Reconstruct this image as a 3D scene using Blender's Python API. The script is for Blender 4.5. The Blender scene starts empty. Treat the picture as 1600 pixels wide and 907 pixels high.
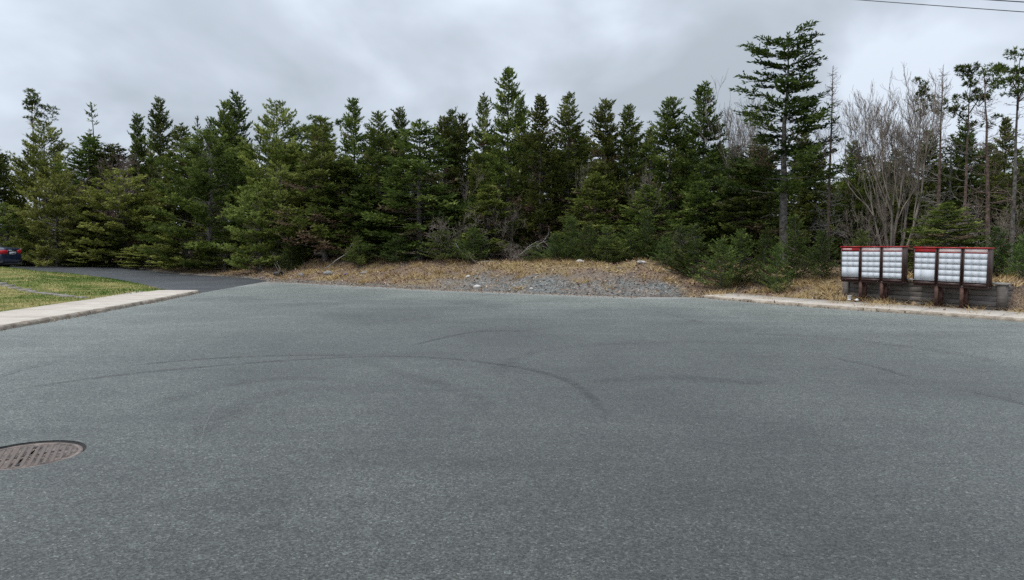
import bpy, math, random
import numpy as np
from mathutils import Vector, Matrix

R = math.radians
scene = bpy.context.scene
col = scene.collection

# ------------------------------------------------------------------ camera
FPX = 1142.0                       # focal length in photograph pixels (1600 wide)
PITCH = math.atan((453.5 - 378.0) / FPX)
CAMZ = 1.6
cam_d = bpy.data.cameras.new('camera')
cam_d.sensor_width = 36.0
cam_d.lens = 36.0 * FPX / 1600.0
cam_d.clip_start = 0.05
cam_d.clip_end = 3000.0
cam = bpy.data.objects.new('camera', cam_d)
cam.location = (0, 0, CAMZ)
cam.rotation_euler = (math.pi / 2 - PITCH, 0, 0)
col.objects.link(cam)
scene.camera = cam

# ------------------------------------------------------------------ sky and sun
SUN_EL, SUN_AZ = R(64), R(245)     # high, to the left and a little behind the camera
world = bpy.data.worlds.new('World')
scene.world = world
world.use_nodes = True
wt = world.node_tree
wt.nodes.clear()


def nd(t, kind, **kw):
    n = t.nodes.new(kind)
    for k, v in kw.items():
        setattr(n, k, v)
    return n


def lk(t, a, b):
    t.links.new(a, b)


def mathn(t, op, a, b=None, clamp=False):
    n = nd(t, 'ShaderNodeMath', operation=op)
    n.use_clamp = clamp
    for i, v in enumerate((a, b)):
        if v is None:
            continue
        if isinstance(v, (int, float)):
            n.inputs[i].default_value = v
        else:
            lk(t, v, n.inputs[i])
    return n.outputs[0]


def ramp(t, fac, stops):
    n = nd(t, 'ShaderNodeValToRGB')
    cr = n.color_ramp
    while len(cr.elements) < len(stops):
        cr.elements.new(0.5)
    for e, (p, c) in zip(cr.elements, stops):
        e.position = p
        e.color = (c, c, c, 1) if isinstance(c, (int, float)) else (*c, 1)
    lk(t, fac, n.inputs[0])
    return n.outputs[0]


def mixc(t, fac, a, b, blend='MIX'):
    n = nd(t, 'ShaderNodeMix', data_type='RGBA', blend_type=blend)
    for i, v in ((0, fac), (6, a), (7, b)):
        if isinstance(v, (int, float)):
            n.inputs[i].default_value = v
        elif isinstance(v, tuple):
            n.inputs[i].default_value = (*v, 1)
        else:
            lk(t, v, n.inputs[i])
    return n.outputs[2]


def noise(t, vec, scale, detail=4, rough=0.55, dist=0.0):
    n = nd(t, 'ShaderNodeTexNoise')
    n.inputs['Scale'].default_value = scale
    n.inputs['Detail'].default_value = detail
    n.inputs['Roughness'].default_value = rough
    n.inputs['Distortion'].default_value = dist
    if vec is not None:
        lk(t, vec, n.inputs['Vector'])
    return n.outputs['Fac']


sky = nd(wt, 'ShaderNodeTexSky', sky_type='NISHITA')
sky.sun_disc = False
sky.sun_elevation = SUN_EL
sky.sun_rotation = SUN_AZ
tc = nd(wt, 'ShaderNodeTexCoord')
sep = nd(wt, 'ShaderNodeSeparateXYZ')
lk(wt, tc.outputs['Generated'], sep.inputs[0])
zz = mathn(wt, 'MAXIMUM', sep.outputs[2], 0.0)
den = mathn(wt, 'ADD', zz, 0.5)
cmb = nd(wt, 'ShaderNodeCombineXYZ')
lk(wt, mathn(wt, 'DIVIDE', sep.outputs[0], den), cmb.inputs[0])
lk(wt, mathn(wt, 'DIVIDE', sep.outputs[1], den), cmb.inputs[1])
cmb.inputs[2].default_value = 51.7
n1 = noise(wt, cmb.outputs[0], 2.6, 5, 0.46, 0.3)
n2 = noise(wt, cmb.outputs[0], 0.45, 3, 0.5, 0.2)
# cloud deck: soft grey undersides and paler breaks
cl = ramp(wt, n1, [(0.36, (4.5, 5.1, 5.8)), (0.48, (5.6, 6.25, 7.2)), (0.60, (7.3, 8.1, 9.2))])
thin = ramp(wt, n2, [(0.45, 0.0), (0.75, 0.12)])
skycol = mixc(wt, thin, cl, sky.outputs[0])
lift = mathn(wt, 'ADD', 1.0, mathn(wt, 'MULTIPLY', mathn(wt, 'POWER', zz, 2.2), 1.6))
skyl = nd(wt, 'ShaderNodeVectorMath', operation='SCALE')
lk(wt, skycol, skyl.inputs[0])
lk(wt, lift, skyl.inputs['Scale'])
bg = nd(wt, 'ShaderNodeBackground')
bg.inputs['Strength'].default_value = 0.1
lk(wt, skyl.outputs[0], bg.inputs['Color'])
wo = nd(wt, 'ShaderNodeOutputWorld')
lk(wt, bg.outputs[0], wo.inputs[0])

sun_d = bpy.data.lights.new('sun', 'SUN')
sun_d.energy = 2.1
sun_d.angle = R(12)
sun_d.color = (1.0, 0.94, 0.84)
sun = bpy.data.objects.new('sun', sun_d)
sdir = Vector((math.sin(SUN_AZ) * math.cos(SUN_EL), math.cos(SUN_AZ) * math.cos(SUN_EL), math.sin(SUN_EL)))
sun.rotation_euler = sdir.to_track_quat('Z', 'Y').to_euler()
sun.location = (0, 0, 40)
col.objects.link(sun)

vs = scene.view_settings
scene.display_settings.display_device = 'sRGB'
vs.view_transform = 'Standard'
vs.look = 'None'
vs.exposure = 0.0
vs.gamma = 1.0
vs.use_curve_mapping = False
scene.cycles.use_denoising = False
scene.cycles.denoiser = 'OPENIMAGEDENOISE'
scene.cycles.denoising_input_passes = 'RGB_ALBEDO_NORMAL'
scene.cycles.max_bounces = 5
scene.cycles.diffuse_bounces = 2
scene.cycles.glossy_bounces = 2
scene.cycles.transparent_max_bounces = 6


# ------------------------------------------------------------------ helpers
def ray(x, y):
    F = np.array([0, math.cos(PITCH), -math.sin(PITCH)])
    U = np.array([0, math.sin(PITCH), math.cos(PITCH)])
    return F * FPX + np.array([1.0, 0, 0]) * (x - 800) + U * (453.5 - y)


def G(x, y, z=0.0):
    """photograph pixel -> point on the level z"""
    r = ray(x, y)
    return (r * ((z - CAMZ) / r[2]))[:2]


def at(x, y, d):
    """photograph pixel -> point at ground distance d (along Y)"""
    r = ray(x, y)
    q = r * (d / r[1])
    return np.array([q[0], q[1], q[2] + CAMZ])


class MB:
    """collects vertices and faces for one mesh"""
    def __init__(self):
        self.V, self.F, self.n, self.mi = [], {}, 0, []

    def add(self, V, F):
        V = np.asarray(V, float).reshape(-1, 3)
        F = np.asarray(F, int)
        self.V.append(V)
        self.F.setdefault(F.shape[1], []).append(F + self.n)
        self.n += len(V)

    def box(self, c, s, M=None):
        c = np.array(c, float); h = np.array(s, float) / 2
        V = np.array([[x, y, z] for x in (-1, 1) for y in (-1, 1) for z in (-1, 1)]) * h + c
        if M is not None:
            V = V @ np.array(M).T
        self.add(V, [[0, 1, 3, 2], [4, 6, 7, 5], [0, 4, 5, 1], [2, 3, 7, 6], [0, 2, 6, 4], [1, 5, 7, 3]])

    def tube(self, P, rad, k=5, cap=True):
        P = np.asarray(P, float); n = len(P)
        rad = np.broadcast_to(np.asarray(rad, float), (n,))
        T = np.gradient(P, axis=0)
        T /= np.linalg.norm(T, axis=1)[:, None] + 1e-9
        ref = np.array([0, 0, 1.0]) if abs(T[0, 2]) < 0.8 else np.array([1.0, 0, 0])
        A = np.cross(T, ref); A /= np.linalg.norm(A, axis=1)[:, None] + 1e-9
        B = np.cross(T, A)
        th = np.arange(k) * 2 * math.pi / k
        V = (P[:, None] + rad[:, None, None] * (np.cos(th)[None, :, None] * A[:, None] + np.sin(th)[None, :, None] * B[:, None])).reshape(-1, 3)
        i = np.arange(n - 1)[:, None] * k; j = np.arange(k)[None]
        F = np.stack([i + j, i + (j + 1) % k, i + k + (j + 1) % k, i + k + j], -1).reshape(-1, 4)
        self.add(V, F)
        if cap and k >= 3:
            o = self.n - n * k
            self.F.setdefault(k, []).append(np.array([[o + q for q in range(k)], [o + (n - 1) * k + k - 1 - q for q in range(k)]]))

    def mesh(self, name, mats, tint=None, smooth=False, matidx=None):
        me = bpy.data.meshes.new(name)
        V = np.concatenate(self.V)
        groups = [np.concatenate(self.F[k]) for k in sorted(self.F)]
        loops = np.concatenate([g.ravel() for g in groups])
        cnt = np.concatenate([np.full(len(g), g.shape[1]) for g in groups])
        me.vertices.add(len(V)); me.vertices.foreach_set('co', V.astype(np.float32).ravel())
        me.loops.add(len(loops)); me.loops.foreach_set('vertex_index', loops.astype(np.int32))
        me.polygons.add(len(cnt))
        me.polygons.foreach_set('loop_start', (np.cumsum(cnt) - cnt).astype(np.int32))
        me.polygons.foreach_set('loop_total', cnt.astype(np.int32))
        if smooth:
            me.polygons.foreach_set('use_smooth', np.ones(len(cnt), bool))
        if matidx is not None:
            me.polygons.foreach_set('material_index', np.asarray(matidx, np.int32))
        if tint is not None:
            a = me.attributes.new('tint', 'FLOAT', 'FACE')
            a.data.foreach_set('value', np.asarray(tint, np.float32))
        me.update(calc_edges=True)
        me.validate()
        for m in (mats if isinstance(mats, (list, tuple)) else [mats]):
            me.materials.append(m)
        return me

    def build(self, name, mats, parent=None, **kw):
        return link(name, self.mesh(name, mats, **kw), parent)


def link(name, me, parent=None):
    o = bpy.data.objects.new(name, me)
    col.objects.link(o)
    o.parent = parent
    return o


def tag(o, label=None, cat=None, group=None, kind=None):
    if label: o['label'] = label
    if cat: o['category'] = cat
    if group: o['group'] = group
    if kind: o['kind'] = kind
    return o


def empty(name, loc=(0, 0, 0), rz=0.0):
    o = bpy.data.objects.new(name, None)
    o.empty_display_size = 0.2
    o.location = loc
    o.rotation_euler = (0, 0, rz)
    col.objects.link(o)
    return o


def mat(name):
    m = bpy.data.materials.new(name)
    m.use_nodes = True
    t = m.node_tree
    b = t.nodes['Principled BSDF']
    return m, t, b


def objco(t):
    return nd(t, 'ShaderNodeTexCoord').outputs['Object']


def attr(t, name):
    return nd(t, 'ShaderNodeAttribute', attribute_name=name).outputs['Fac']


def bump(t, b, h, strength=0.3, dist=0.02):
    n = nd(t, 'ShaderNodeBump')
    n.inputs['Strength'].default_value = strength
    n.inputs['Distance'].default_value = dist
    lk(t, h, n.inputs['Height'])
    lk(t, n.outputs[0], b.inputs['Normal'])


def simple(name, c1, c2, scale=6.0, rough=0.7, detail=5, bmp=0.0, metal=0.0, lo=0.35, hi=0.65, spec=0.5):
    m, t, b = mat(name)
    v = objco(t)
    f = noise(t, v, scale, detail, 0.6)
    lk(t, ramp(t, f, [(lo, c1), (hi, c2)]), b.inputs['Base Color'])
    b.inputs['Roughness'].default_value = rough
    b.inputs['Metallic'].default_value = metal
    b.inputs['Specular IOR Level'].default_value = spec
    if bmp:
        bump(t, b, noise(t, v, scale * 4, 4, 0.6), bmp)
    return m


def vnoise(x, y, seed=0):
    """smooth value noise, 0..1"""
    x = np.asarray(x, float); y = np.asarray(y, float)
    xi = np.floor(x); yi = np.floor(y); fx = x - xi; fy = y - yi
    fx = fx * fx * (3 - 2 * fx); fy = fy * fy * (3 - 2 * fy)

    def h(a, b):
        s = np.sin(a * 127.1 + b * 311.7 + seed * 74.7) * 43758.5453
        return s - np.floor(s)
    return (h(xi, yi) * (1 - fx) + h(xi + 1, yi) * fx) * (1 - fy) + (h(xi, yi + 1) * (1 - fx) + h(xi + 1, yi + 1) * fx) * fy


def fbm(x, y, seed=0, o=4):
    s = 0; a = 0.5; tot = 0
    for k in range(o):
        s = s + a * vnoise(x * 2 ** k, y * 2 ** k, seed + k); tot += a; a *= 0.5
    return s / tot


def sstep(a, b, x):
    t = np.clip((np.asarray(x, float) - a) / (b - a), 0, 1)
    return t * t * (3 - 2 * t)


# ------------------------------------------------------------------ materials
def foliage(name, dark, light, olive, dead=(0.11, 0.075, 0.05)):
    m, t, b = mat(name)
    f = attr(t, 'tint')
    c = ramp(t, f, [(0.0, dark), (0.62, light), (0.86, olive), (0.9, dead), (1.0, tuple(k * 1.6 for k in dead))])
    oi = nd(t, 'ShaderNodeObjectInfo')
    hs = nd(t, 'ShaderNodeHueSaturation')
    rv = oi.outputs['Random']
    lk(t, mathn(t, 'ADD', 0.486, mathn(t, 'MULTIPLY', rv, 0.036)), hs.inputs['Hue'])
    lk(t, mathn(t, 'ADD', 0.68, mathn(t, 'MULTIPLY', mathn(t, 'FRACT', mathn(t, 'MULTIPLY', rv, 7.31)), 0.75)), hs.inputs['Value'])
    lk(t, c, hs.inputs['Color'])
    lk(t, hs.outputs[0], b.inputs['Base Color'])
    b.inputs['Roughness'].default_value = 0.6
    b.inputs['Specular IOR Level'].default_value = 0.08
    # light scatters through the needles of a twig
    tl_ = nd(t, 'ShaderNodeBsdfTranslucent'); lk(t, hs.outputs[0], tl_.inputs['Color'])
    mx = nd(t, 'ShaderNodeMixShader'); mx.inputs[0].default_value = 0.3
    lk(t, b.outputs[0], mx.inputs[1]); lk(t, tl_.outputs[0], mx.inputs[2])
    lk(t, mx.outputs[0], t.nodes['Material Output'].inputs['Surface'])
    return m


M = {}
M['fir'] = foliage('fir_needles', (0.024, 0.038, 0.010), (0.105, 0.135, 0.028), (0.235, 0.255, 0.075))
M['pine'] = foliage('pine_needles', (0.034, 0.049, 0.010), (0.145, 0.172, 0.036), (0.320, 0.345, 0.095))
M['young'] = foliage('young_fir_needles', (0.026, 0.042, 0.011), (0.080, 0.115, 0.027), (0.165, 0.195, 0.060))
M['bark'] = simple('grey_bark', (0.045, 0.040, 0.036), (0.20, 0.185, 0.165), 9, 0.9, 6, 0.6)
M['redbark'] = simple('reddish_bark', (0.06, 0.042, 0.034), (0.20, 0.14, 0.11), 9, 0.9, 6, 0.6)
M['deadwood'] = simple('weathered_dead_wood', (0.11, 0.10, 0.092), (0.32, 0.30, 0.27), 5, 0.85)
M['twig'] = simple('bare_twigs', (0.10, 0.078, 0.062), (0.29, 0.245, 0.205), 3, 0.85)
M['browntwig'] = simple('brown_bare_twigs', (0.085, 0.06, 0.05), (0.21, 0.15, 0.125), 3, 0.85)


def asphalt(name, base, dust_sheen=True, coarse=1.0):
    m, t, b = mat(name)
    v = objco(t)
    agg = nd(t, 'ShaderNodeTexVoronoi'); agg.inputs['Scale'].default_value = 85 * coarse
    lk(t, v, agg.inputs['Vector'])
    sepc = nd(t, 'ShaderNodeSeparateColor'); lk(t, agg.outputs['Color'], sepc.inputs[0])
    stone = ramp(t, sepc.outputs[0], [(0.0, 0.35), (0.5, 0.88), (0.88, 1.4), (0.97, 1.7), (1.0, 2.7)])
    fine = ramp(t, noise(t, v, 130, 3, 0.7), [(0.3, 0.48), (0.7, 1.5)])
    mid = ramp(t, noise(t, v, 9, 5, 0.65), [(0.3, 0.82), (0.7, 1.18)])
    big = ramp(t, noise(t, v, 0.45, 6, 0.6, 0.6), [(0.3, 0.74), (0.7, 1.22)])
    # faint lanes worn by turning cars
    mp = nd(t, 'ShaderNodeMapping'); mp.inputs['Scale'].default_value = (0.25, 2.2, 1); mp.inputs['Rotation'].default_value = (0, 0, R(14))
    lk(t, v, mp.inputs['Vector'])
    lane = ramp(t, noise(t, mp.outputs[0], 1.3, 4, 0.55), [(0.3, 0.9), (0.7, 1.1)])
    k = mathn(t, 'MULTIPLY', stone, fine)
    k = mathn(t, 'MULTIPLY', k, mathn(t, 'MULTIPLY', mid, mathn(t, 'MULTIPLY', big, lane)))
    sc = nd(t, 'ShaderNodeVectorMath', operation='SCALE'); sc.inputs[0].default_value = base
    lk(t, k, sc.inputs['Scale'])
    c = sc.outputs[0]
    if dust_sheen:
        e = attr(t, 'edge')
        rim_sheen = ramp(t, mathn(t, 'ADD', mathn(t, 'MULTIPLY', e, 0.07), mathn(t, 'MULTIPLY', mathn(t, 'SUBTRACT', noise(t, v, 0.35, 4, .6), .5), .25)), [(0.0, 4.0), (0.25, 2.7), (0.5, 1.6), (0.85, 1.0)])  # far grazing sheen painted into the colour besides dust, paler toward the rim
        sc2 = nd(t, 'ShaderNodeVectorMath', operation='SCALE'); lk(t, c, sc2.inputs[0]); lk(t, rim_sheen, sc2.inputs['Scale']); c = sc2.outputs[0]
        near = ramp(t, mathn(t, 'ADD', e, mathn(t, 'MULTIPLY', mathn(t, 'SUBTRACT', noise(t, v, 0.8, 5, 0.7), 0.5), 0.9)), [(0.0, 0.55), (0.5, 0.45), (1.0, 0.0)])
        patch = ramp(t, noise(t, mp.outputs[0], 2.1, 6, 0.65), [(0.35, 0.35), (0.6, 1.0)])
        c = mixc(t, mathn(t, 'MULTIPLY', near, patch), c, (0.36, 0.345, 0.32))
    lk(t, c, b.inputs['Base Color'])
    b.inputs['Roughness'].default_value = 0.5
    b.inputs['Specular IOR Level'].default_value = 0.3
    if dust_sheen:
        b.inputs['Sheen Weight'].default_value = 0.10
        b.inputs['Sheen Roughness'].default_value = 0.45
        b.inputs['Sheen Tint'].default_value = (0.86, 0.93, 0.92, 1)
    bump(t, b, mathn(t, 'ADD', agg.outputs['Distance'], noise(t, v, 60, 4, 0.7)), 0.5, 0.006)
    return m


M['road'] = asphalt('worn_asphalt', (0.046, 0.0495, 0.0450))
M['drive'] = asphalt('dark_driveway_asphalt', (0.062, 0.066, 0.072), False)
M['concrete'] = simple('sidewalk_concrete', (0.39, 0.345, 0.295), (0.48, 0.435, 0.38), 2.2, 0.85, 8, 0.15)
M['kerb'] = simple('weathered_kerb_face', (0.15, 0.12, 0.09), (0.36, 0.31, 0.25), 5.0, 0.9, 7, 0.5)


def ground_mat():
    m, t, b = mat('bank_soil_and_cover')
    v = objco(t)
    nf = noise(t, v, 7, 6, 0.7)
    nc = noise(t, v, 28, 4, 0.7)
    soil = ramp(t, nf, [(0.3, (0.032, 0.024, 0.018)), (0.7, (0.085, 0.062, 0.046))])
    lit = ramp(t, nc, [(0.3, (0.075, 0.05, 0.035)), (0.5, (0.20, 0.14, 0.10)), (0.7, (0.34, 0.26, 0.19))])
    dry = ramp(t, nc, [(0.3, (0.16, 0.12, 0.05)), (0.7, (0.40, 0.31, 0.15))])
    vo = nd(t, 'ShaderNodeTexVoronoi'); vo.inputs['Scale'].default_value = 22
    lk(t, v, vo.inputs['Vector'])
    sp = nd(t, 'ShaderNodeSeparateColor'); lk(t, vo.outputs['Color'], sp.inputs[0])
    grv = ramp(t, sp.outputs[0], [(0.0, (0.085, 0.092, 0.092)), (0.6, (0.17, 0.18, 0.175)), (1.0, (0.32, 0.315, 0.30))])
    lawn = ramp(t, noise(t, v, 1.1, 6, 0.65), [(0.36, (0.08, 0.12, 0.02)), (0.48, (0.15, 0.17, 0.045)), (0.60, (0.31, 0.265, 0.11))])
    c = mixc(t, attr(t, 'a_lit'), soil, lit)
    c = mixc(t, attr(t, 'a_dry'), c, dry)
    c = mixc(t, attr(t, 'a_grv'), c, grv)
    c = mixc(t, attr(t, 'a_lawn'), c, lawn)
    lk(t, c, b.inputs['Base Color'])
    b.inputs['Roughness'].default_value = 0.95
    b.inputs['Specular IOR Level'].default_value = 0.15
    bump(t, b, mathn(t, 'ADD', nf, vo.outputs['Distance']), 0.8, 0.06)
    return m


M['ground'] = ground_mat()


def tinted(name, stops, rough=0.85, spec=0.2):
    m, t, b = mat(name)
    lk(t, ramp(t, attr(t, 'tint'), stops), b.inputs['Base Color'])
    b.inputs['Roughness'].default_value = rough
    b.inputs['Specular IOR Level'].default_value = spec
    return m


M['lawn'] = tinted('lawn_blades', [(0.0, (0.06, 0.115, 0.018)), (0.5, (0.12, 0.19, 0.035)), (0.7, (0.22, 0.22, 0.07)), (1.0, (0.42, 0.35, 0.16))])
M['dry'] = tinted('dry_grass_blades', [(0.0, (0.16, 0.17, 0.05)), (0.25, (0.28, 0.18, 0.09)), (0.6, (0.46, 0.33, 0.155)), (1.0, (0.62, 0.50, 0.28))])
M['litter'] = tinted('dead_leaf_litter', [(0.0, (0.07, 0.045, 0.032)), (0.4, (0.20, 0.13, 0.088)), (0.8, (0.38, 0.27, 0.19)), (1.0, (0.54, 0.45, 0.35))])
M['stone'] = tinted('gravel_stones', [(0.0, (0.10, 0.105, 0.10)), (0.5, (0.215, 0.212, 0.20)), (0.85, (0.34, 0.32, 0.295)), (1.0, (0.55, 0.53, 0.50))])

# ------------------------------------------------------------------ outlines of the paved areas
LEFT = [(-9.3, -45.0), (-9.25, -10.0), (-9.22, 6.0), (-9.23, 13.1), (-9.28, 15.1), (-9.36, 17.8), (-9.58, 21.0), (-9.78, 22.85)]
FAR = [(-9.9, 29.6)] + [tuple(G(x, y)) for x, y in ((470, 442), (530, 445), (600, 449), (700, 453.5), (800, 457), (900, 461), (1000, 464.5))]
RIGHT = [(5.28, 21.05), (6.03, 19.75), (6.58, 18.85), (7.23, 18.0), (7.85, 17.2), (8.67, 16.4), (9.51, 15.45), (10.22, 14.52), (11.0, 13.2), (11.6, 11.6), (12.0, 9.0), (12.0, 0.0), (11.5, -20.0), (11.0, -45.0)]


def resample(P, step):
    P = np.array(P, float)
    d = np.r_[0, np.cumsum(np.linalg.norm(np.diff(P, axis=0), axis=1))]
    n = max(2, int(round(d[-1] / step)) + 1)
    s = np.linspace(0, d[-1], n)
    return np.stack([np.interp(s, d, P[:, i]) for i in range(P.shape[1])], 1)


def smooth(P, it=2):
    P = np.array(P, float)
    for _ in range(it):
        Q = [P[0]]
        for a, b in zip(P[:-1], P[1:]):
            Q += [0.75 * a + 0.25 * b, 0.25 * a + 0.75 * b]
        P = np.array(Q + [P[-1]])
    return P


LEFT, FAR, RIGHT = smooth(LEFT), smooth(FAR), smooth(RIGHT)
ROAD = np.concatenate([LEFT, FAR, RIGHT])
DR_NEAR = smooth([(-9.78, 22.85), (-10.95, 23.3), (-12.6, 25.6), (-15.6, 29.6), (-20.2, 33.4), (-25.0, 34.2), (-60.0, 35.0)])
DR_FAR = smooth([(-9.9, 29.6), (-11.1, 31.6), (-14.0, 34.1), (-17.4, 36.4), (-22.0, 40.5), (-27.0, 43.0), (-60.0, 44.5)])
DRIVE = np.concatenate([DR_NEAR, DR_FAR[::-1]])


def zdrive(x):
    return 0.24 * sstep(-15.0, -22.5, x)


def inside(poly, x, y):
    c = np.zeros(np.shape(x), bool)
    n = len(poly)
    for i in range(n):
        x1, y1 = poly[i]; x2, y2 = poly[(i + 1) % n]
        if y1 == y2:
            continue
        c ^= ((y1 > y) != (y2 > y)) & (x < (x2 - x1) * (y - y1) / (y2 - y1) + x1)
    return c


def dist_line(P, x, y):
    best = np.full(np.shape(x), 1e9)
    for (x1, y1), (x2, y2) in zip(P[:-1], P[1:]):
        dx, dy = x2 - x1, y2 - y1
        t = np.clip(((x - x1) * dx + (y - y1) * dy) / (dx * dx + dy * dy + 1e-12), 0, 1)
        best = np.minimum(best, np.hypot(x - x1 - t * dx, y - y1 - t * dy))
    return best


# mailbox row: along UROW, the fronts face NROW
UROW = np.array([0.51315, -0.8583]); NROW = np.array([-0.8583, -0.51315]); PROW = np.array([8.98, 18.65])
WALL_S0, WALL_S1, WALL_V, WALL_H = -0.80, 3.16, 0.32, 0.56
SIDE_W = 1.3


def row(s, v=0.0):
    return PROW + UROW * s - NROW * v


def terrain(x, y):
    """height of the soil; also the cover weights"""
    x = np.asarray(x, float); y = np.asarray(y, float)
    dl, df, dr = dist_line(LEFT, x, y), dist_line(FAR, x, y), dist_line(RIGHT, x, y)
    dn, dd = dist_line(DR_NEAR, x, y), dist_line(DR_FAR, x, y)
    inr, ind = inside(ROAD, x, y), inside(DRIVE, x, y)
    paved = inr | ind
    # lawn: left of the road, on the near side of the driveway
    lawnz = (x < -9.2) & (y < np.interp(-x, -DR_NEAR[:, 0], DR_NEAR[:, 1]))
    sl = np.minimum(np.where(x < -9.2, -9.35 - x, 0), dn)
    walk = (x > -10.98) & (y < 23.2)
    hl = 0.085 + 0.48 * sstep(2.5, 11, -10.5 - x) * sstep(0, 3.5, dn) * sstep(10, 24, y) + 0.03 * fbm(x * 0.8, y * 0.8, 5)
    hl = np.where(dn < 0.6, np.minimum(hl, 0.01 + zdrive(x) + dn * 0.16), hl)
    hl = np.maximum(hl, (zdrive(x) + 0.012) * (1 - sstep(0.3, 4, dn)) * (y > 20))
    hl = np.where(walk, 0.0, hl)
    # bank across the road and round to the right
    s = np.minimum(np.minimum(df, dr), np.where(x < -8, dd, 1e9))
    rough = fbm(x * 1.1, y * 1.1, 2) - 0.5
    wr = sstep(0, 1.6, df - dr)                       # 1 on the right-hand side with the sidewalk
    hb = 0.88 * sstep(-0.8, 4.8, s) + 0.42 * rough * sstep(0.1, 1.2, s) - 0.02
    hb = hb * (1 - 0.55 * sstep(-10, -16, x))
    hr = np.where(s < SIDE_W + 0.05, 0.0, 0.06 + 0.72 * sstep(SIDE_W - 0.2, 5.0, s) + 0.22 * rough * sstep(SIDE_W, SIDE_W + 1, s))
    h = hb * (1 - wr) + hr * wr
    # pocket in front of the timber wall, fill behind it
    qs = (x - PROW[0]) * UROW[0] + (y - PROW[1]) * UROW[1]
    qv = -((x - PROW[0]) * NROW[0] + (y - PROW[1]) * NROW[1])
    along = (qs > WALL_S0 - 0.05) & (qs < WALL_S1 + 0.05)
    h = np.where(along & (qv < WALL_V + 0.16) & (qv > -1.2) & (s > SIDE_W + 0.05), 0.07, h)
    h = np.where(along & (qv >= WALL_V + 0.16) & (qv < 2.5), 0.6 + 0.1 * sstep(0.5, 2.5, qv), h)
    far = np.maximum(0, y - 34)
    h = h + 0.012 * far + 0.25 * (fbm(x * 0.12, y * 0.12, 9) - 0.5) * sstep(4, 9, s)
    h = h + np.where(x < -10, zdrive(x), 0)
    h = np.where(lawnz, hl, h)
    h = np.where(paved, np.where(ind & ~inr, zdrive(x), 0) - 0.07, h)
    h = np.where((y < 8) & ~paved & ~lawnz & (s > 3), 0.15, h)
    # covers
    edge_n = fbm(x * 0.6, y * 0.6, 21)
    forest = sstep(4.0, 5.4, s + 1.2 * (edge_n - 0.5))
    gx = sstep(-3.2, -0.8, x + 2.0 * (edge_n - .5)) * (1 - sstep(4.6, 5.6, x))
    grv = gx * (1 - sstep(1.3, 2.8, s + 1.8 * (edge_n - 0.5))) * (.72 + .28 * sstep(.4, .55, fbm(x * 1.7, y * 1.7, 61)))
    grv = np.maximum(grv, 0.6 * (1 - sstep(0.1, 0.6, s)) * (1 - wr))
    dry = sstep(0.44, 0.60, fbm(x * 1.4, y * 1.4, 33)) * 0.8
    dry = np.maximum(dry, sstep(2.6, 3.4, s) * sstep(-2, -0.5, x) * (1 - sstep(3.4, 4.6, x)))
    dry = np.maximum(dry, sstep(11.6, 12.6, x) * (y < 17.5))
    dry = dry * (1 - grv) * (1 - forest)
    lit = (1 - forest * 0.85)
    z0 = np.where(lawnz | paved, 0, 1)
    return h, {'a_lit': lit * z0, 'a_dry': dry * z0, 'a_grv': grv * z0, 'a_lawn': np.where(lawnz, 1.0, 0.0), 's': s, 'forest': forest * z0}


def hgt(x, y):
    return float(terrain(np.array([x]), np.array([y]))[0][0])


# ------------------------------------------------------------------ ground
gx = np.r_[-420, -250, -150, -100, -70, -55, -45, -38, np.arange(-32, 20.01, 0.2), 23, 27, 32, 40, 55, 80, 130, 220, 400]
gy = np.r_[-300, -150, -80, -46, -30, -20, -12, -6, -1, 4, 8, np.arange(10, 44.01, 0.2), 46, 49, 53, 58, 65, 75, 90, 120, 170, 260, 420, 700]
XX, YY = np.meshgrid(gx, gy)
HH, CV = terrain(XX.ravel(), YY.ravel())
nx, ny = len(gx), len(gy)
g = MB()
ii = (np.arange(ny - 1)[:, None] * nx + np.arange(nx - 1)[None]).ravel()
g.add(np.stack([XX.ravel(), YY.ravel(), HH], 1), np.stack([ii, ii + 1, ii + nx + 1, ii + nx], 1))
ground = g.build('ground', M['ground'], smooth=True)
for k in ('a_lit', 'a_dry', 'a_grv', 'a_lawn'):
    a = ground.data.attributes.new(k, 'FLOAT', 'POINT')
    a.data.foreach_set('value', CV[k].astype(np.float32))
tag(ground, kind='structure')

# ------------------------------------------------------------------ road (with an opening for the manhole)
MC = np.array([-3.66, 5.42]); MRAD = 0.39
edge = resample(np.vstack([ROAD, ROAD[:1]]), 0.35)[:-1]
ang = np.arctan2(edge[:, 1] - MC[1], edge[:, 0] - MC[0])
# walk the boundary by angle around the manhole
o_ = np.argsort(ang); edge, ang = edge[o_], ang[o_]
inner = MC + MRAD * np.stack([np.cos(ang), np.sin(ang)], 1)
span = np.linalg.norm(edge - inner, axis=1)
r = MB(); rows = []
for off in (0.0, 0.15, 0.35, 0.6, 0.9, 1.4):
    f_ = np.clip(off / span, 0, .8)[:, None]
    rows.append(edge * (1 - f_) + inner * f_)
for f_ in np.linspace(.06, 1, 14):
    rows.append(rows[5] * (1 - f_) + inner * f_)
E_ = len(edge); K_ = len(rows)
V = np.concatenate(rows)
V3 = np.c_[V, np.zeros(len(V))]
i = np.arange(K_ - 1)[:, None] * E_; j = np.arange(E_)[None]
r.add(V3, np.stack([i + j, i + (j + 1) % E_, i + E_ + (j + 1) % E_, i + E_ + j], -1).reshape(-1, 4))
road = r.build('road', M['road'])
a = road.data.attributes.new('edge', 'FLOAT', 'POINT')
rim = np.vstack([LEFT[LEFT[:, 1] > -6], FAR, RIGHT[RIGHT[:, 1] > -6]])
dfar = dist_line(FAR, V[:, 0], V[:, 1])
drim = dist_line(rim, V[:, 0], V[:, 1])
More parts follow.
